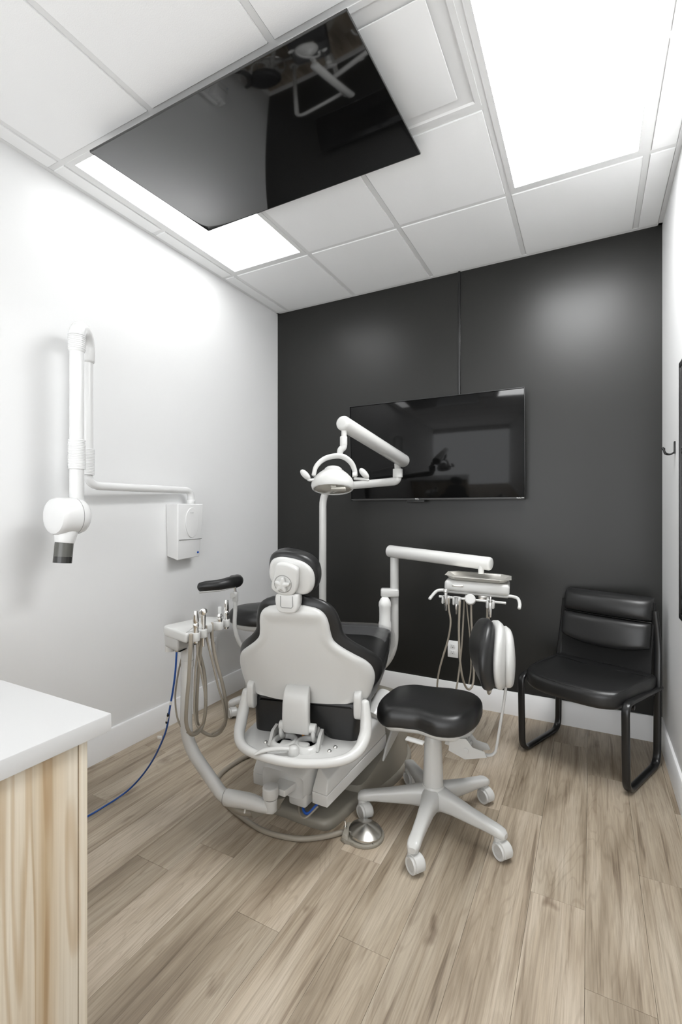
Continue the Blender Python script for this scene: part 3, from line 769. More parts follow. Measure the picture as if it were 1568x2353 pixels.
# ------------------------------------------------------------------ dental chair
def dental_chair():
    O = Vector((-1.055, 1.666, 0)); ROT = R(13.8)
    t = thing('dental_chair', 'white and black dental treatment chair seen from behind', 'dental chair', (-1.12, 1.95, 0), 0)
    U = Matrix.Translation(O) @ Matrix.Rotation(ROT, 4, 'Z')          # swivelled upper frame: x right, y toward the foot end
    def up_part(name, mb, m, parent=t, label=None, angle=45):
        bmesh.ops.transform(mb.bm, matrix=U, verts=mb.bm.verts)
        return part(name, mb, m, parent, label, world=True, angle=angle)
    # --- backrest, leaning back
    lean = math.tan(R(17))
    Z0 = .572
    def by(z): return -.005-(z-Z0)*lean
    prof = [(.560, .225), (.580, .268), (.610, .288), (.655, .301), (.700, .294), (.735, .270), (.765, .230), (.795, .188), (.825, .157), (.860, .147), (.895, .143), (.925, .135), (.948, .118), (.962, .092), (.970, .05)]
    rows_ = interp(prof, 44)
    sh = MB(); cu = MB()
    secs = []
    for z, a in rows_:
        e = 1 if z < .93 else max(.25, 1-((z-.93)/.045)**2)
        secs.append((Vector((-.008, by(z)+.012, z)), Vector((max(.02, a), 0, 0)), Vector((0, .034*e, 0))))
    sh.supers(secs, 3.2, 56)
    def bend(mb, amt, lowlobe=True):
        for v in mb.bm.verts:
            x = abs(v.co.x)
            wide = max(0, x-.11)
            v.co.y += amt*(wide/.17)**2*.17
            if lowlobe and v.co.z < .70:
                f = (.70-v.co.z)/.14
                v.co.z -= f*(.020*math.exp(-((x-.262)/.03)**2)-.0)      # small corner lobes
                v.co.z -= f*.012*(1-min(1, x/.23)**2)
    nr = 56
    for i, v in enumerate(list(sh.bm.verts)):
        q = i//nr
        if q >= len(secs): break
        c, a, b = secs[q]; uu = abs(v.co.x-c.x)/max(.02, a.x)
        if v.co.y < c.y:
            def sm(e0, e1, t):
                t = max(0, min(1, (t-e0)/(e1-e0))); return t*t*(3-2*t)
            f = max(sm(.66, .90, uu), sm(.885, .935, c.z))
            v.co.y += .013*(1-f)
    bend(sh, .35)
    # raise a soft rim around a flat centre field
    shell = up_part('backrest_shell', sh, 'plastic', angle=60)
    prof2 = [(.575, .250), (.600, .290), (.655, .322), (.705, .325), (.745, .302), (.78, .262), (.81, .222), (.845, .190), (.90, .178), (.94, .165), (.972, .140), (.992, .10), (1.004, .04)]
    secs = []
    for z, a in interp(prof2, 44):
        e = 1 if z < .95 else max(.3, 1-((z-.95)/.055)**2)
        secs.append((Vector((-.008, by(z)+.052, z)), Vector((max(.02, a), 0, 0)), Vector((0, .034*e, 0))))
    cu.supers(secs, 2.8, 48); bend(cu, .35, False)
    up_part('backrest_cushion', cu, 'vinyl', label='black padded front and rim', angle=60)
    # lower corner hinge ears of the shell and their pivots
    for s in (-1, 1):
        ear = MB().pillow(catmull([(-.024, .045), (.022, .050), (.030, .0), (.022, -.050), (0, -.066), (-.024, -.050), (-.030, 0)], 4, True), -.016, .016, .008, X=Matrix.Translation((s*.232, .012, .560)) @ rotm('Z', 90))
        up_part('hinge_ear', ear, 'plastic')
    # centre strut cover
    st = MB(); secs = []
    for z, y, hw, hy in ((.625, -.030, .050, .010), (.600, -.048, .053, .018), (.560, -.056, .055, .020), (.500, -.058, .056, .020), (.452, -.050, .056, .020), (.440, -.046, .054, .016)):
        secs.append((Vector((-.010, y, z)), Vector((hw, 0, 0)), Vector((0, hy, 0))))
    st.supers(secs, 6, 28)
    strut = up_part('strut_cover', st, 'plastic', angle=50)
    pv = MB().cyl((-.085, -.045, .462), (.070, -.045, .462), .019, 22, bevel=.003)
    up_part('pivot_pin', pv, 'plastic_g')
    for s in (-1, 1):
        cx = -.008+s*.068
        P = [(cx, -.045, .462), (cx, -.052, .435), (cx, -.035, .412), (cx, .0, .410), (cx, .03, .43)]
        up_part('hook_link', MB().tube(P, [.016, .015, .014, .013, .012], 12, flat=.6, up=(1, 0, 0)), 'plastic_g')
    up_part('steel_block', MB().box((-.005, .02, .425), (.115, .05, .028), .003), 'steel', label='bare steel crossbar')
    up_part('cable', MB().tube([(0, .02, .43), (.002, -.005, .40), (0, -.01, .36)], .006, 8), 'orange', label='orange cable')
    # --- yoke tray: D shaped plate with raised rim that climbs into two arms
    mb = MB()
    half = [(.268, .10), (.268, .02), (.262, -.05), (.235, -.105), (.185, -.150), (.11, -.180), (.0, -.192)]
    outline = half+[(-x, y) for x, y in half[-2::-1]]
    path = []
    for x, y in outline:
        z = .352 if y < -.04 else .352+.0*(y+.04)
        path.append(Vector((x, y, z)))
    rim = [(.258, .012, .565), (.262, .005, .53), (.266, -.004, .49), (.266, -.025, .45), (.254, -.070, .418), (.222, -.118, .402), (.168, -.156, .397), (.09, -.180, .395), (0, -.190, .394)]
    rimp = [Vector(p) for p in rim]+[Vector((-p[0], p[1], p[2])) for p in rim[-2::-1]]
    mb.tube(rimp, [.018, .021, .024, .024, .021, .018, .017, .017, .017, .018, .021, .024, .024, .021, .018], 16, flat=1.0)
    yk = up_part('yoke_frame', mb, 'plastic_g', angle=60)
    # tray web
    mb = MB(); n = 40; ringo, ringi = [], []
    cp = catmull([(.250, .12), (.255, 0), (.245, -.07), (.21, -.118), (.16, -.156), (.09, -.180), (0, -.190), (-.09, -.180), (-.16, -.156), (-.21, -.118), (-.245, -.07), (-.255, 0), (-.250, .12)], 4)
    o2 = [(p[0], p[1]) for p in cp]
    mb.prism(o2, .378, .396, X=None)
    for v in mb.bm.verts:
        r_ = math.hypot(v.co.x/.25, (v.co.y)/.19) if v.co.y < 0 else abs(v.co.x)/.25
        v.co.z += 0
    up_part('yoke_tray', mb, 'plastic_g')
    # raised double bump around the cable opening
    hb = MB()
    for s in (-1, 1):
        hb.lathe([(.062, .392), (.058, .406), (.048, .414), (.040, .416), (.036, .412), (.034, .396)], 24, Matrix.Translation((-.01+s*.048, -.06, 0)) @ Matrix.Diagonal((1, 1.15, 1, 1)))
    hb.box((-.01, -.085, .402), (.12, .06, .020), .009)
    up_part('raised_bosses', hb, 'plastic_g', angle=60)
    for s in (-1, 1):
        up_part('link_plate', MB().sweep([(-.01+s*.100, -.085, .385), (-.01+s*.100, -.050, .425), (-.01+s*.098, -.015, .43)], [(-.022, -.006), (.022, -.006), (.022, .006), (-.022, .006)], (1, 0, 0)), 'plastic2')
    for x, y in ((-.135, -.075), (.135, -.08), (.150, -.045)):
        up_part('bolt', MB().lathe([(.009, .392), (.009, .399), (.005, .403), (.001, .404)], 14, Matrix.Translation((x, y, 0))), 'chrome')
    # lock lever
    up_part('swivel_lever', MB().lathe([(.022, .394), (.021, .420), (.017, .427), (.003, .429)], 22, Matrix.Translation((.005, -.135, 0))).tube([(.0, -.137, .418), (-.05, -.158, .423), (-.10, -.180, .419), (-.128, -.196, .409)], [.011, .0125, .011, .006], 14, flat=.7, up=(0, 0, 1)), 'plastic', angle=60)
    # --- seat and leg cushion
    sk = catmull([(-.232, .44), (-.236, .52), (-.225, .553), (-.19, .565), (0, .568), (.19, .565), (.225, .553), (.236, .52), (.232, .44), (.225, .385), (.19, .352), (.13, .352), (.09, .395), (.03, .43), (-.03, .43), (-.09, .395), (-.13, .352), (-.19, .352), (-.225, .385)], 4, True)
    mb = MB().pillow([(p.x, p.y) for p in sk], .020, .30, .036, .010, seg=8)
    up_part('seat_cushion', mb, 'vinyl', label='black seat cushion with two rear lobes', angle=60)
    sp = [Vector((x, .045, z)) for x, z in ((-.228, .515), (-.205, .545), (0, .550), (.205, .545), (.228, .515))]
    up_part('seat_piping', MB().tube([(x*.93, .026, z-.045) for x, z in ((-.226, .50), (-.20, .525), (0, .532), (.20, .525), (.226, .50))], .0035, 8), 'vinyl_d')
    mb = MB(); rows2 = interp([(.24, .232, .500, .052), (.40, .245, .498, .060), (.60, .250, .520, .062), (.75, .245, .540, .062), (.90, .235, .552, .060), (1.02, .225, .560, .058), (1.07, .215, .560, .045), (1.085, .19, .560, .02)], 30)
    mb.supers([(Vector((0, y, z)), Vector((a, 0, 0)), Vector((0, 0, h))) for y, a, z, h in rows2], 4.2, 40)
    # toe board sides hang lower
    up_part('leg_cushion', mb, 'vinyl', angle=60)
    mb = MB().hexa([(-.20, .25, .40), (.20, .25, .40), (.17, 1.0, .455), (-.17, 1.0, .455)], [(-.21, .25, .45), (.21, .25, .45), (.18, 1.0, .50), (-.18, 1.0, .50)], .01)
    up_part('seat_frame', mb, 'plastic2')
    # clear film over the toe end
    n = 10; V = []; F = []
    mb = MB(); rings = []
    for k in range(13):
        y = .80+.29*k/12; ring = []
        for j in range(15):
            a = -PI*.5+PI*j/14
            x = .244*math.copysign(abs(math.sin(a))**.5, math.sin(a)); z = .500+.125*abs(math.cos(a))**.5
            ring.append((x+random.uniform(-.002, .002), y, z+random.uniform(-.003, .003)))
        rings.append(ring)
    for i in range(12):
        for j in range(14):
            F.append((i*15+j, i*15+j+1, (i+1)*15+j+1, (i+1)*15+j))
    mb._add([v for r_ in rings for v in r_], F)
    up_part('plastic_film', mb, 'film', label='clear plastic film over the toe end')
    # --- headrest
    hr = Matrix.Translation((-.008, by(1.06)+.005, 1.090)) @ rotm('X', 10) @ rotm('Y', 9)
    ko = catmull([(-.088, -.035), (-.100, .01), (-.092, .055), (-.055, .080), (0, .086), (.055, .076), (.092, .045), (.106, -.005), (.100, -.050), (.075, -.072), (.03, -.075), (-.04, -.070)], 4, True)
    mb = MB().pillow([(p.x, p.y) for p in ko], .012, .105, .020, .038, seg=6)
    for v in mb.bm.verts: v.co.y += .6*v.co.x**2*3
    bmesh.ops.transform(mb.bm, matrix=hr, verts=mb.bm.verts)
    up_part('headrest_cushion', mb, 'vinyl', label='black headrest pad', angle=60)
    mb = MB().pillow([(p.x*.90+.002, p.y*.86-.008) for p in ko], -.006, .030, .016, .004, seg=5)
    for v in mb.bm.verts: v.co.y += .6*v.co.x**2*3
    bmesh.ops.transform(mb.bm, matrix=hr, verts=mb.bm.verts)
    hs = up_part('headrest_shell', mb, 'plastic', angle=60)
    mb = MB().pillow([(p.x, p.y) for p in catmull([(-.048, .028), (-.040, .048), (.0, .052), (.035, .042), (.043, .02), (.044, -.04), (.028, -.066), (-.010, -.075), (-.050, -.062), (-.058, -.04), (-.052, -.01)], 4, True)], -.030, .002, .008, .003, X=hr, seg=4)
    br = up_part('headrest_bracket', mb, 'plastic', angle=50)
    kx = Matrix.Translation((-.010, -.031, -.028))
    nn = 50; star = [((.0235+.0068*math.cos(5*(2*PI*k/nn)-PI/2*5))*math.cos(2*PI*k/nn), (.0235+.0068*math.cos(5*(2*PI*k/nn)-PI/2*5))*math.sin(2*PI*k/nn)) for k in range(nn)]
    mb = MB().pillow(star, -.017, .004, .004, .001, X=hr @ kx, seg=3, dome0=.002)
    kn = up_part('headrest_knob', mb, 'plastic', label='star shaped knob', angle=40)
    ring_ = [hr @ (kx @ Vector((.034*math.cos(2*PI*k/36), .001, .034*math.sin(2*PI*k/36)))) for k in range(37)]
    up_part('knob_ring', MB().tube(ring_, .0012, 6, smooth=False), 'seam', parent=kn)
    # hinge block between headrest and backrest
    hx, hyy, hz = -.012, by(.985)-.010, .985
    up_part('hinge_block', MB().pillow([(p.x, p.y) for p in catmull([(-.044, .030), (-.046, -.005), (-.030, -.036), (.030, -.036), (.046, -.005), (.044, .030), (.02, .034), (-.02, .034)], 4, True)], -.022, .030, .007, X=Matrix.Translation((hx, hyy, hz)), seg=3), 'plastic')
    gv = [Vector((hx-.024, hyy-.0225, hz+.026)), Vector((hx-.024, hyy-.0225, hz-.012)), Vector((hx-.018, hyy-.0225, hz-.018)), Vector((hx+.020, hyy-.0225, hz-.018)), Vector((hx+.026, hyy-.0225, hz-.012)), Vector((hx+.024, hyy-.0225, hz+.026))]
    up_part('hinge_groove', MB().tube(gv, .0014, 6, smooth=False), 'seam')
    # --- lift housing (base axis)
    W_ = lambda name, mb, m, label=None, parent=t, angle=40: part(name, mb, m, parent, label, world=True, angle=angle)
    # centre cover
    mb = MB().supers([(Vector((-1.155, 1.668, .185)), Vector((.098, 0, 0)), Vector((0, 0, .030))), (Vector((-1.155, 1.662, .185)), Vector((.104, 0, 0)), Vector((0, 0, .048))), (Vector((-1.155, 1.70, .20)), Vector((.118, 0, 0)), Vector((0, 0, .070))), (Vector((-1.150, 1.80, .235)), Vector((.128, 0, 0)), Vector((0, 0, .082))), (Vector((-1.14, 1.95, .25)), Vector((.13, 0, 0)), Vector((0, 0, .085)))], 6, 36)
    W_('rear_cover', mb, 'plastic', angle=50)
    W_('lower_cover', MB().hexa([(-1.135, 1.675, .094), (-1.050, 1.675, .094), (-1.040, 1.80, .10), (-1.135, 1.80, .10)], [(-1.135, 1.668, .160), (-1.045, 1.668, .160), (-1.035, 1.80, .17), (-1.135, 1.80, .17)], .012), 'plastic')
    # right and left arm housings, flaring toward the foot end
    for s, x0, x1, xa, xb in ((1, -1.028, -.955, -1.00, -.845), (-1, -1.335, -1.275, -1.44, -1.30)):
        lo = [(x0, 1.69, .118), (x1, 1.69, .118), (xb, 2.06, .235), (xa, 2.06, .235)]
        mi = [(x0, 1.688, .170), (x1, 1.688, .168), (xb, 2.06, .295), (xa, 2.06, .295)]
        hi = [(x0+.012, 1.725, .262), (x1-.004, 1.705, .222), (xb-.012, 2.06, .370), (xa+.03, 2.06, .400)]
        W_('arm_housing', MB().hexa(mi, hi, .006), 'plastic')
        W_('arm_housing_lower', MB().hexa([(a, b+.003, c) for a, b, c in lo], [(a, b+.003, c-.002) for a, b, c in mi], .004), 'plastic_g')
        W_('collar', MB().cyl((xb-.07 if s > 0 else xa+.07, 2.05, .34), (xb-.055 if s > 0 else xa+.055, 2.20, .405), .062, 24, r2=.055, bevel=.004), 'plastic_g')
        # side cheek panel
        xc = xb+.008 if s > 0 else xa-.008
        ch = MB().hexa([(xc-.006, 2.00, .195), (xc+.004, 2.00, .195), (xc+.012, 2.22, .27), (xc, 2.22, .27)], [(xc-.006, 2.03, .24), (xc+.004, 2.03, .24), (xc+.012, 2.28, .44), (xc, 2.28, .44)], .003)
        W_('cheek_panel', ch, 'plastic')
    W_('lift_core', MB().hexa([(-1.30, 1.80, .10), (-1.0, 1.80, .10), (-.92, 2.25, .16), (-1.36, 2.25, .16)], [(-1.28, 1.80, .22), (-1.02, 1.80, .22), (-.93, 2.25, .36), (-1.35, 2.25, .36)], .01), 'plastic2')
    W_('lift_column', MB().box((-1.15, 2.12, .38), (.30, .34, .14), .02), 'plastic_g')
    W_('swivel_plate', MB().cyl((-1.10, 1.86, .30), (-1.10, 1.86, .38), .11, 32), 'plastic_g')
    # bracket that carries the assistant arm at the rear
    W_('arm_bracket', MB().prism([(-1.155, 1.598), (-1.100, 1.598), (-1.085, 1.70), (-1.180, 1.70)], .172, .200, bevel=.004), 'plastic')
    gp = [at(571, 1852, 1.96), at(655, 1834, 2.0), at(640, 1858, 2.0), at(581, 1882, 1.97)]
    W_('guard_plate', MB().hexa(gp, [p+FW*.012 for p in gp], .002), 'taupe', 'small taupe plate under the arm pivot')
    # cables under the housing
    W_('cable', MB().tube([(-1.10, 1.75, .10), (-1.075, 1.70, .075), (-1.045, 1.69, .072), (-1.02, 1.72, .10)], .006, 8), 'bluecable', 'blue cable loop under the housing')
    W_('cable', MB().tube([(-1.12, 1.74, .10), (-1.085, 1.685, .066), (-1.045, 1.67, .066), (-1.01, 1.71, .10)], .004, 8), 'hose', 'taupe cable loop under the housing')
    # base plate
    bo = catmull([(-1.30, 1.72), (-1.17, 1.712), (-1.02, 1.712), (-.965, 1.735), (-.945, 1.81), (-.920, 1.96), (-.850, 2.15), (-.838, 2.30), (-.86, 2.45), (-.95, 2.56), (-1.14, 2.60), (-1.33, 2.56), (-1.42, 2.45), (-1.45, 2.25), (-1.43, 2.0), (-1.37, 1.82)], 4, True)
    Xz = Matrix(((1, 0, 0, 0), (0, 0, 1, 0), (0, 1, 0, 0), (0, 0, 0, 1)))
    W_('base_plate', MB().pillow([(p.x, p.y) for p in bo], 0.0, .042, .002, .020, X=Xz, seg=4), 'taupe', 'taupe floor base plate', angle=50)
    # pedestal shroud rising from the plate
    mb = MB(); rings = []
    pl = [(-.915, 1.99), (-.860, 2.15), (-.850, 2.30), (-.875, 2.43), (-.97, 2.53), (-1.14, 2.56), (-1.31, 2.53), (-1.41, 2.43), (-1.435, 2.30), (-1.43, 2.15), (-1.39, 1.99), (-1.30, 1.96), (-1.14, 1.95), (-.98, 1.96)]
    pp = catmull([(x, y, 0) for x, y in pl], 3, True)
    def top(y): return .06+max(0, min(1, (y-1.95)/.34))*.26
    rings = [[Vector((p.x, p.y, .03)) for p in pp], [Vector((-1.14+(p.x+1.14)*1.0, p.y, .03+(top(p.y)-.03)*.5)) for p in pp], [Vector((-1.14+(p.x+1.14)*.985, 2.2+(p.y-2.2)*.98, top(p.y))) for p in pp], [Vector((-1.14+(p.x+1.14)*.93, 2.2+(p.y-2.2)*.93, top(p.y)+.004)) for p in pp]]
    mb.loft(rings)
    W_('pedestal', mb, 'taupe', 'taupe pedestal shroud', angle=50)
dental_chair()

# hoses lying round the base and foot control
fc = thing('foot_control', 'round steel dental foot pedal on the floor beside the stool', 'foot pedal', (-.825, 1.765, 0))
Xz = Matrix(((1, 0, 0, 0), (0, 0, 1, 0), (0, 1, 0, 0), (0, 0, 0, 1)))
po = [(-.822+.080*math.cos(a), 1.772+.080*math.sin(a)) for a in [R(-115+k*15) for k in range(18)]]+[(-.868, 1.835), (-.905, 1.775), (-.897, 1.700), (-.872, 1.690)]
part('base_plate', MB().prism(po, .0, .012, bevel=.003), 'taupe', fc, world=True)
Xd = Matrix.Translation((-.820, 1.773, .014)) @ rotm('Y', 4)
part('pedal_disc', MB().lathe([(.066, 0), (.0685, .003), (.0685, .012), (.060, .018), (.03, .029), (.006, .037), (.001, .0375)], 48, Xd), 'steel', fc, 'conical polished steel disc', world=True, angle=30)
part('switch_block', MB().hexa([(-.908, 1.772, .012), (-.895, 1.700, .012), (-.862, 1.695, .012), (-.885, 1.785, .012)], [(-.903, 1.770, .034), (-.892, 1.708, .030), (-.870, 1.706, .022), (-.888, 1.778, .034)], .003), 'taupe', fc, world=True)
part('toggle_switch', MB().cyl((-.893, 1.735, .030), (-.893, 1.735, .040), .007, 14).cyl((-.893, 1.735, .038), (-.897, 1.735, .062), .003, 10, r2=.004), 'chrome', fc, world=True)
zz = .0105
hp = [(-.900, 1.742, .012), (-.966, 1.672, zz), (-1.053, 1.615, zz), (-1.185, 1.590, zz), (-1.317, 1.612, zz), (-1.455, 1.658, zz), (-1.575, 1.735, zz), (-1.637, 1.80, zz), (-1.655, 1.88, zz), (-1.648, 2.0, zz), (-1.61, 2.10, zz), (-1.55, 2.18, zz), (-1.47, 2.24, zz)]
part('hose', MB().tube(hp, .0105, 12, 8), 'hose', fc, 'long taupe hose curling round the chair base', world=True)

# ------------------------------------------------------------------ assistant unit on its swing arm
def assistant_unit():
    t = thing('assistant_unit', 'small white instrument holder on a bent white post left of the dental chair', 'instrument holder', (-1.135, 1.55, 0))
    j = at(622, 1838, 1.93)
    k = lambda name, mb, m, label=None, angle=45, parent=t: part(name, mb, m, parent, label, world=True, angle=angle)
    k('pivot', MB().cyl((j.x, j.y, .118), (j.x, j.y, .168), .027, 28, bevel=.003), 'plastic')
    k('pivot_cap', MB().cyl((j.x, j.y, .171), (j.x, j.y, .218), .0325, 32, bevel=.006), 'plastic')
    k('pivot_seam', MB().cyl((j.x, j.y, .167), (j.x, j.y, .172), .026, 28), 'seam')
    e1 = at(523, 1826, 1.93)
    a = Vector((j.x-.035, j.y-.02, .160)); b = Vector((e1.x, e1.y, .172))
    k('lower_arm', MB().tube([(j.x+.012, j.y+.004, .128), tuple(j.lerp(b, .22))[:2]+(.140,), tuple(j.lerp(b, .5))[:2]+(.156,), (b.x+.02, b.y+.006, .170), (b.x-.004, b.y-.002, .172)], [.022, .0275, .0305, .0315, .0315], 24, sub=4), 'plastic')
    k('sleeve_seam', MB().cyl((b.x-.010, b.y-.004, .172), (b.x-.002, b.y-.002, .172), .029, 24), 'seam')
    top = at(427, 1690, 2.06)
    P = fillet([(b.x+.02, b.y+.005, .168), (b.x-.02, b.y-.006, .176), top+Vector((0, 0, -.03)), at(431, 1478, 2.06)], [0, .04, .10, 0], 8)
    k('bent_post', MB().tube(P, .0255, 20, smooth=False), 'plastic')
    pt = at(431, 1478, 2.06)
    k('post_collar', MB().cyl(pt+Vector((0, 0, -.10)), pt+Vector((0, 0, -.072)), .0275, 24).cyl(pt+Vector((0, 0, -.069)), pt+Vector((0, 0, .03)), .0275, 24), 'plastic')
    zt = .842
    L_, F_, R_, B_ = (-1.640, 1.448), (-1.442, 1.400), (-1.500, 1.700), (-1.600, 1.680)
    poly = fillet([(p[0], p[1], 0) for p in (((L_[0]+F_[0])/2, (L_[1]+F_[1])/2), F_, R_, B_, L_, ((L_[0]+F_[0])/2, (L_[1]+F_[1])/2))], [0, .02, .02, .03, .035, 0], 5)[:-1]
    mb = MB().pillow([(p.x, p.y) for p in poly], zt-.045, zt, .016, .010, X=Xz, seg=4)
    k('tray_head', mb, 'plastic', angle=50)
    k('under_housing', MB().pillow([(-1.585+(p.x+1.56)*.62, 1.535+(p.y-1.56)*.72) for p in poly], zt-.095, zt-.04, .02, .002, X=Xz, seg=4), 'plastic2', angle=50)
    k('fitting', MB().cyl((-1.620, 1.480, zt-.115), (-1.620, 1.480, zt-.085), .022, 16), 'plastic')
    # clips and instruments along the right hand edge
    f0, f1 = Vector((-1.444, 1.42, 0)), Vector((-1.500, 1.690, 0)); d = (f1-f0).normalized(); nrm = Vector((d.y, -d.x, 0))
    for f, kind in ((.06, 'suction'), (.26, 'syringe'), (.74, 'tip'), (.95, 'suction')):
        c = f0.lerp(f1, f)+nrm*.008
        k('holder_clip', MB().pillow(catmull([(-.020, -.014), (-.022, .012), (0, .018), (.022, .012), (.020, -.014)], 3, True), zt-.038, zt-.002, .004, X=Matrix.Translation((c.x, c.y, 0)) @ Matrix.Rotation(math.atan2(nrm.y, nrm.x), 4, 'Z') @ Xz, seg=2), 'plastic')
        cc = Vector((c.x+nrm.x*.010, c.y+nrm.y*.010, 0)); X = Matrix.Translation(cc)
        if kind == 'suction':
            k('valve', MB().lathe([(.011, zt-.045), (.013, zt-.01), (.010, zt+.015), (.012, zt+.022), (.013, zt+.032), (.010, zt+.036), (.0125, zt+.045), (.009, zt+.082), (.008, zt+.086), (.003, zt+.087)], 18, X), 'chrome', 'chrome suction valve')
        elif kind == 'syringe':
            k('syringe', MB().lathe([(.006, zt-.075), (.008, zt-.02), (.010, zt+.03), (.010, zt+.065)], 16, X).cyl(cc+Vector((.010, -.014, zt+.072)), cc+Vector((-.006, .010, zt+.072)), .015, 20, bevel=.003), 'chrome', 'chrome air water syringe')
        else:
            k('ejector', MB().lathe([(.008, zt-.03), (.010, zt), (.013, zt+.012), (.008, zt+.016), (.013, zt+.024), (.009, zt+.036)], 16, X), 'chrome')
            k('ejector_tip', MB().lathe([(.008, zt+.036), (.0085, zt+.062), (.007, zt+.066)], 14, X), 'frosted')
    def hose(pts, r, lab=None):
        k('hose', MB().tube(pts, r, 10, 6), 'hose', lab)
    D = 1.93
    hose([at(439, 1458, 1.92), at(437, 1500, 1.92), at(434, 1560, 1.93), at(429, 1620, 1.94), at(428, 1660, 1.95), at(435, 1682, 1.97), at(446, 1688, 2.0), at(462, 1675, 2.05), at(471, 1645, 2.08), at(473, 1600, 2.10), at(470, 1550, 2.11), at(459, 1500, 2.10), at(452, 1462, 2.08)], .0078)
    hose([at(487, 1432, 2.10), at(488, 1470, 2.10), at(497, 1520, 2.10), at(511, 1570, 2.10), at(519, 1615, 2.10), at(519, 1655, 2.11), at(508, 1680, 2.12), at(490, 1690, 2.12), at(470, 1684, 2.12), at(456, 1668, 2.11), at(452, 1640, 2.10), at(455, 1560, 2.09), at(461, 1490, 2.08), at(464, 1458, 2.07)], .0075)
    hose([at(474, 1438, 2.04), at(476, 1470, 2.05), at(488, 1520, 2.06), at(501, 1575, 2.07), at(514, 1620, 2.08), at(517, 1655, 2.09), at(505, 1675, 2.10), at(487, 1686, 2.10)], .0045)
    hose([at(453, 1475, 1.96), at(454, 1505, 1.96), at(462, 1545, 1.97), at(470, 1590, 1.98), at(472, 1640, 1.99), at(463, 1665, 2.0), at(445, 1682, 2.02), at(425, 1680, 2.04), at(408, 1650, 2.05), at(403, 1600, 2.06), at(410, 1545, 2.06), at(420, 1500, 2.05), at(422, 1468, 2.05)], .0038)
    hose([at(459, 1470, 2.05), at(450, 1530, 2.05), at(447, 1590, 2.04), at(447, 1640, 2.03), at(455, 1670, 2.02), at(470, 1655, 2.02), at(474, 1610, 2.02)], .0042)
    # umbilical under the lower arm
    hose([at(503, 1812, 2.0), at(513, 1830, 2.0), at(525, 1845, 1.99), at(545, 1860, 1.99), at(575, 1866, 1.99), at(612, 1858, 2.0), at(640, 1850, 2.04)], .017, 'thick taupe umbilical under the arm')
    k('shut_off_valve', MB().cyl(at(566, 1848, 1.93), at(562, 1868, 1.93), .0035, 8).box(at(567, 1850, 1.93), (.014, .010, .008), .002), 'tape')
assistant_unit()
hz = MB().tube([at(407, 1480, 2.02), at(406, 1500, 2.02), at(403, 1545, 2.03), at(397, 1590, 2.05), at(390, 1630, 2.07), at(385, 1665, 2.10), at(376, 1695, 2.13), at(355, 1740, 2.18), at(330, 1778, 2.21), at(300, 1811, 2.22), at(270, 1834, 2.19), at(240, 1853, 2.12), at(217, 1867, 2.085), at(185, 1885, 2.03)], .0042, 10, 8)
bh_ = tag(finish('air_hose', hz, 'blue'), 'thin blue air hose hanging from the instrument holder to the floor', 'hose')
def band(u0, v0, d0, u1, v1, d1, m, r): part({'tape': 'tape_band', 'black': 'cable_tie', 'chrome': 'connector', 'tape2': 'tag'}[m], MB().cyl(at(u0, v0, d0), at(u1, v1, d1), r, 12), 'tape' if m == 'tape2' else m, bh_)
band(399.5, 1571, 2.044, 397.5, 1581, 2.048, 'tape', .0047); band(393, 1611, 2.058, 391.5, 1619, 2.062, 'tape', .0047)
band(387, 1640, 2.075, 386, 1645, 2.08, 'black', .0055); band(386.5, 1645, 2.08, 384, 1656, 2.092, 'tape', .0055); band(384, 1656, 2.092, 383, 1661, 2.096, 'black', .0055)
band(407, 1478, 2.02, 406.5, 1497, 2.02, 'chrome', .0085)
part('paper_tag', MB().box(at(367, 1694, 2.135), (.020, .003, .012), .0005, rot=Matrix.Rotation(YAW, 4, 'Z')), 'tape', bh_)

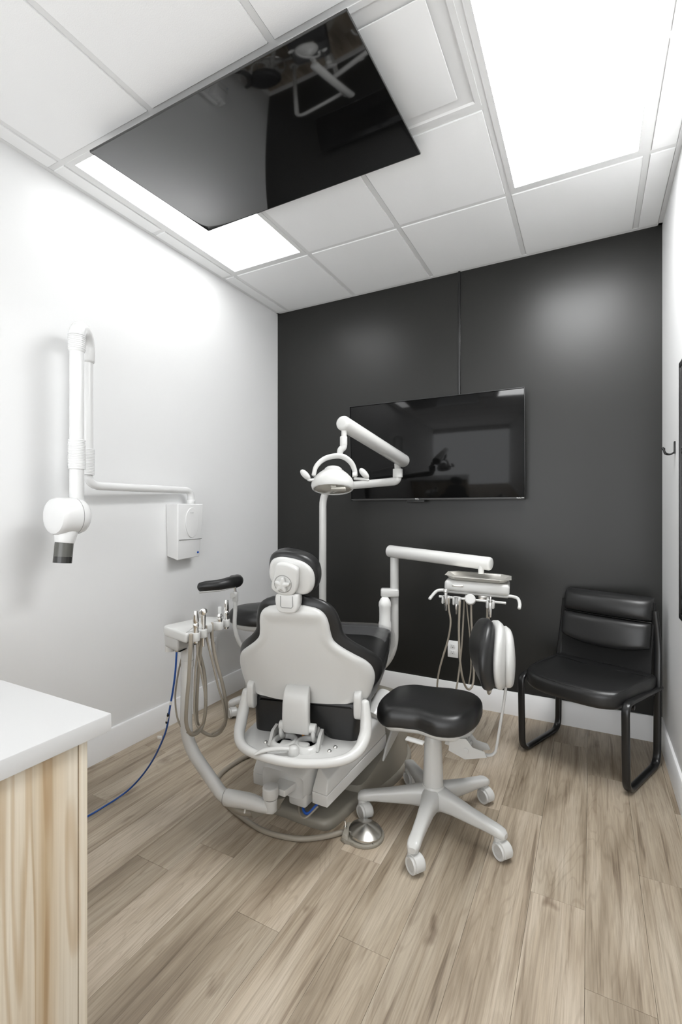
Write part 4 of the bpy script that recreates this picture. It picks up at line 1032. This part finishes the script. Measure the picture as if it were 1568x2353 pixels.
# ------------------------------------------------------------------ operatory light on its pole
def dental_light():
    t = thing('dental_light', 'white dental examination light hanging from a pole mounted spring arm', 'dental light', (-1.70, 2.95, 0))
    k = lambda name, mb, m, label=None, angle=50, parent=t: part(name, mb, m, parent, label, world=True, angle=angle)
    P = fillet([(-1.703, 2.950, .02), (-1.700, 2.950, 1.495), (-1.085, 2.827, 1.522), (-1.082, 2.826, 1.585)], [0, .13, .045, 0], 10)
    k('pole', MB().tube(P, .0265, 20, smooth=False), 'plastic_g')
    k('floor_flange', MB().cyl((-1.703, 2.95, 0), (-1.703, 2.95, .03), .07, 28, bevel=.006), 'plastic_g')
    k('elbow_collar', MB().cyl((-1.082, 2.826, 1.545), (-1.082, 2.826, 1.600), .031, 22, bevel=.003).cyl((-1.082, 2.826, 1.60), (-1.078, 2.81, 1.630), .020, 16), 'plastic_g')
    A = Vector((-1.040, 2.835, 1.645)); Bp = at(785, 970, 2.36)
    k('spring_arm', MB().cyl(A, Bp, .041, 28, r2=.038, bevel=.016), 'plastic_g')
    c = at(790, 985, 2.40); g = lambda u, v, d=2.38: at(u, v, d)
    k('drop_stem', MB().cyl(g(791, 975), g(791, 1006), .0135, 16).cyl(g(790, 1003), g(790, 1024), .0185, 20, bevel=.003), 'plastic_g')
    k('offset_link', MB().tube([g(790, 1018), g(789, 1028), g(783, 1035), g(780, 1050)], [.018, .018, .017, .013], 14), 'plastic_g')
    # arch yoke
    c0 = g(765, 1095, 2.36)
    arch = [g(721, 1092, 2.33), g(727, 1072, 2.34), g(745, 1055, 2.36), g(770, 1048, 2.37), g(790, 1050, 2.38), g(807, 1063, 2.39), g(815, 1080, 2.40), g(817, 1094, 2.40)]
    k('yoke', MB().tube(arch, [.012, .013, .014, .015, .015, .014, .013, .012], 14, flat=.8), 'plastic')
    k('yoke_joint', MB().cyl(g(810, 1091, 2.38), g(820, 1091, 2.38), .013, 16, bevel=.002), 'plastic_g')
    # head
    Xl = Matrix.Translation(g(765, 1112, 2.36)) @ Matrix.Rotation(YAW-R(6), 4, 'Z') @ rotm('X', -18)
    # rotate so the lens faces down and a little toward the viewer
    hd = MB(); prof = [(.012, .093, .0), (.030, .088, 0), (.055, .078, .0), (.078, .055, 0), (.098, .028, 0), (.106, .004, 0), (.107, -.014, 0), (.103, -.030, 0), (.098, -.036, 0), (.094, -.036, 0), (.091, -.028, 0)]
    rings = []
    for r_, z, _ in prof:
        rings.append([Vector((r_*math.cos(a), r_*.80*math.sin(a), z*.86)) for a in [2*PI*q/40 for q in range(40)]])
    hd.loft(rings, True, Xl)
    head = k('lamp_head', hd, 'plastic')
    top = MB().lathe([(.046, .068), (.044, .086), (.036, .094), (.008, .097)], 28, Xl @ Matrix.Diagonal((1, .85, .92, 1)))
    k('top_cap', top, 'plastic', parent=head)
    lens = MB().loft([[Vector((.090*f*math.cos(a), .072*f*math.sin(a), -.028-.010*(1-f*f))) for a in [2*PI*q/36 for q in range(36)]] for f in (1, .7, .35, .05)], True, Xl)
    k('lens', lens, 'lens', parent=head, label='clear curved lens')
    k('reflector', MB().box((.0, -.01, -.026), (.13, .085, .006), .002, X=Xl), 'reflector', parent=head)
    k('lens_shield', MB().box((.035, -.035, -.044), (.072, .05, .014), .005, X=Xl).box((.012, -.02, -.036), (.028, .09, .008), .003, X=Xl), 'lens', parent=head)
    # handles
    for s in (-1, 1):
        if s < 0:
            pts = [g(722, 1102, 2.34), g(712, 1103, 2.33), g(708, 1101, 2.33)]; oc, ax = g(702, 1091, 2.33), (g(691, 1080, 2.33)-g(713, 1103, 2.33)).normalized()
        else:
            pts = [g(815, 1100, 2.38), g(832, 1101, 2.37), g(847, 1103, 2.36)]; oc, ax = g(837, 1088, 2.36), (g(826, 1076, 2.36)-g(848, 1101, 2.36)).normalized()
        q = ax.to_track_quat('Z', 'Y').to_matrix().to_4x4()
        mb = MB().tube(pts, .0075, 12).lathe([(.002, -.033), (.008, -.030), (.014, -.018), (.0165, 0), (.015, .016), (.009, .028), (.002, .032)], 20, Matrix.Translation(oc) @ q)
        k('handle', mb, 'plastic', parent=t)
dental_light()

# ------------------------------------------------------------------ delivery unit
def delivery_unit():
    t = thing('delivery_unit', 'white instrument delivery unit on a curved pole in front of the black wall', 'delivery unit', (-1.117, 2.86, 0))
    k = lambda name, mb, m, label=None, angle=50, parent=t: part(name, mb, m, parent, label, world=True, angle=angle)
    px, py = -1.117, 2.860
    P = fillet([(px, py, 1.065), (px, py, .38), (-1.36, 2.78, .20), (-1.46, 2.76, .20)], [0, .17, .05, 0], 12)
    k('pole', MB().tube(P, .0265, 20, smooth=False), 'plastic_g')
    k('pole_sleeve', MB().cyl((px, py, 1.035), (px, py, .82), .0275, 22, bevel=.002).cyl((px, py, 1.03), (px, py, 1.06), .019, 18), 'plastic_g')
    k('mount_post', MB().cyl((-1.46, 2.76, 0), (-1.46, 2.76, .26), .04, 24, bevel=.004), 'plastic_g')
    A = at(893, 1266, 3.06); B_ = at(1130, 1296, 2.60)
    d = (B_-A).normalized()
    k('spring_arm', MB().cyl(A, B_, .039, 28, r2=.037, bevel=.012), 'plastic_g')
    k('arm_stem', MB().cyl((px, py, 1.03), (px, py, 1.07), .021, 18).cyl(at(1106, 1296, 2.62), at(1106, 1318, 2.62), .016, 16), 'plastic_g')
    # bottle
    bc = at(885, 1400, 3.0); bx, by_ = bc.x, bc.y
    def zz(v): return CAM_Z+(1171-v)/FPX*3.0
    k('bottle_clamp', MB().box(((bx+px)/2, (by_+py)/2, zz(1363)), (.115, .07, .052), .010, rot=Matrix.Rotation(YAW-R(5), 4, 'Z')), 'plastic_g')
    k('bottle', MB().lathe([(.018, zz(1372)), (.028, zz(1376)), (.0385, zz(1384)), (.040, zz(1392)), (.037, zz(1395)), (.036, zz(1410)), (.036, zz(1426)), (.040, zz(1432)), (.0405, zz(1446)), (.036, zz(1451)), (.034, zz(1454)), (.02, zz(1450))], 26, Matrix.Translation((bx, by_, 0))), 'bottle', 'white water bottle')
    # control head
    hc = at(1098, 1342, 2.58)
    X = Matrix.Translation((hc.x, hc.y, 0)) @ Matrix.Rotation(R(8), 4, 'Z') @ Matrix.Translation((0, 0, .928)) @ rotm('Y', 2.0)
    k('control_head', MB().box((0, 0, .004), (.330, .22, .058), .018, X=X, seg=4), 'plastic', 'white control head')
    k('under_plate', MB().box((0, 0, -.030), (.322, .20, .014), .006, X=X, seg=3), 'plastic2')
    k('name_plate', MB().box((-.095, -.1115, .008), (.058, .003, .010), .001, X=X), 'steel', 'small grey name strip')
    k('screw_plate', MB().box((.035, -.06, -.052), (.05, .03, .036), .003, X=X), 'steel')
    # front bar with holders, side grips
    k('holder_bar', MB().cyl(X @ Vector((-.185, -.150, -.050)), X @ Vector((.150, -.150, -.052)), .0065, 12, bevel=.002).cyl(X @ Vector((-.05, -.150, -.05)), X @ Vector((-.05, -.05, -.04)), .006, 10).cyl(X @ Vector((.06, -.150, -.05)), X @ Vector((.06, -.05, -.04)), .006, 10), 'plastic')
    for s in (-1, 1):
        q = [X @ Vector(p) for p in (((s*.15), -.09, -.026), (s*.180, -.092, -.026), (s*.205, -.105, -.032), (s*.222, -.150, -.052) if s < 0 else (s*.214, -.15, -.05), (s*.228, -.178, -.062) if s < 0 else (s*.212, -.178, -.066))]
        k('grip', MB().tube(q, .0085, 12), 'plastic')
    hold = (-.147, -.092, .075)
    for x in hold:
        o = catmull([(-.018, -.020), (-.022, 0), (-.018, .018), (0, .022), (.018, .018), (.022, 0), (.018, -.020), (.010, -.024), (.006, -.010), (-.006, -.010), (-.010, -.024)], 3, True)
        mb = MB().pillow([(p.x, p.y) for p in o], -.020, .020, .005, X=X @ Matrix.Translation((x, -.163, -.062)) @ Xz, seg=3)
        k('holder', mb, 'plastic')
    kn = k('gauge', MB().cyl(X @ Vector((-.022, -.158, -.052)), X @ Vector((-.022, -.196, -.040)), .0265, 28, bevel=.004), 'plastic')
    part('gauge_face', MB().cyl(X @ Vector((-.022, -.196, -.040)), X @ Vector((-.022, -.1972, -.0396)), .021, 24), 'plastic', kn, world=True)
    def ins(x, z0, z1, r0, r1, tilt=0, name='handpiece'):
        a = X @ Vector((x, -.178, z0)); b = X @ Vector((x+tilt, -.185, z1)); return k(name, MB().cyl(a, b, r0, 14, r2=r1, bevel=.002), 'chrome')
    ins(-.142, -.115, -.020, .0055, .0085, -.004, 'syringe'); 
    k('syringe_button', MB().cyl(X @ Vector((-.146, -.186, -.022)), X @ Vector((-.148, -.180, -.004)), .011, 16, bevel=.003), 'chrome')
    ins(-.090, -.128, -.075, .005, .007); ins(.076, -.100, -.020, .0075, .0045, 0)
    k('handpiece', MB().cyl(X @ Vector((.076, -.178, -.125)), X @ Vector((.076, -.178, -.050)), .009, 14, r2=.010, bevel=.002), 'chrome')
    # hanging hoses
    def hose(pts, r): k('hose', MB().tube(pts, r, 10, 6), 'hose')
    hose([at(1031, 1375, 2.42), at(1032, 1400, 2.42), at(1036, 1430, 2.42), at(1030, 1470, 2.44), at(1018, 1510, 2.46), at(1008, 1550, 2.48), at(1006, 1590, 2.50), at(1020, 1625, 2.52), at(1045, 1600, 2.54), at(1060, 1500, 2.56), at(1068, 1372, 2.56)], .0048)
    hose([at(1057, 1382, 2.42), at(1056, 1410, 2.42), at(1055, 1450, 2.43), at(1057, 1510, 2.44), at(1063, 1555, 2.46), at(1072, 1580, 2.48), at(1082, 1582, 2.50), at(1089, 1560, 2.52), at(1088, 1500, 2.53), at(1084, 1430, 2.53), at(1083, 1370, 2.53)], .0058)
    hose([at(1071, 1360, 2.54), at(1074, 1400, 2.54), at(1080, 1460, 2.54), at(1083, 1530, 2.54), at(1078, 1572, 2.53)], .0035)
    hose([at(1121, 1385, 2.42), at(1120, 1440, 2.42), at(1119, 1520, 2.44), at(1120, 1575, 2.46), at(1124, 1594, 2.48), at(1129, 1575, 2.50), at(1130, 1500, 2.52), at(1118, 1370, 2.54)], .0062)
    # instrument tray (lies on the head: its own thing)
    zt = X @ Vector((0, 0, .034))
    Xt = Matrix.Translation((zt.x, zt.y, 0)) @ Matrix.Rotation(R(8), 4, 'Z') @ Matrix.Translation((.002, 0, zt.z+.0005)) @ rotm('Y', 2.0)
    def rr(hx, hy, c, z):
        return [Vector((x, y, z)) for x, y in ((-hx+c, -hy), (hx-c, -hy), (hx, -hy+c), (hx, hy-c), (hx-c, hy), (-hx+c, hy), (-hx, hy-c), (-hx, -hy+c))]
    rings = [rr(.128, .092, .02, 0), rr(.136, .098, .022, .003), rr(.160, .118, .045, .019), rr(.170, .126, .050, .021), rr(.170, .126, .050, .0225), rr(.158, .116, .044, .0205), rr(.135, .096, .022, .0045), rr(.126, .090, .02, .0018)]
    mb = MB().loft(rings)
    bmesh.ops.transform(mb.bm, matrix=Xt, verts=mb.bm.verts)
    tag(finish('instrument_tray', mb, 'tray', angle=25), 'stainless steel instrument tray lying on the delivery unit head', 'tray')
delivery_unit()
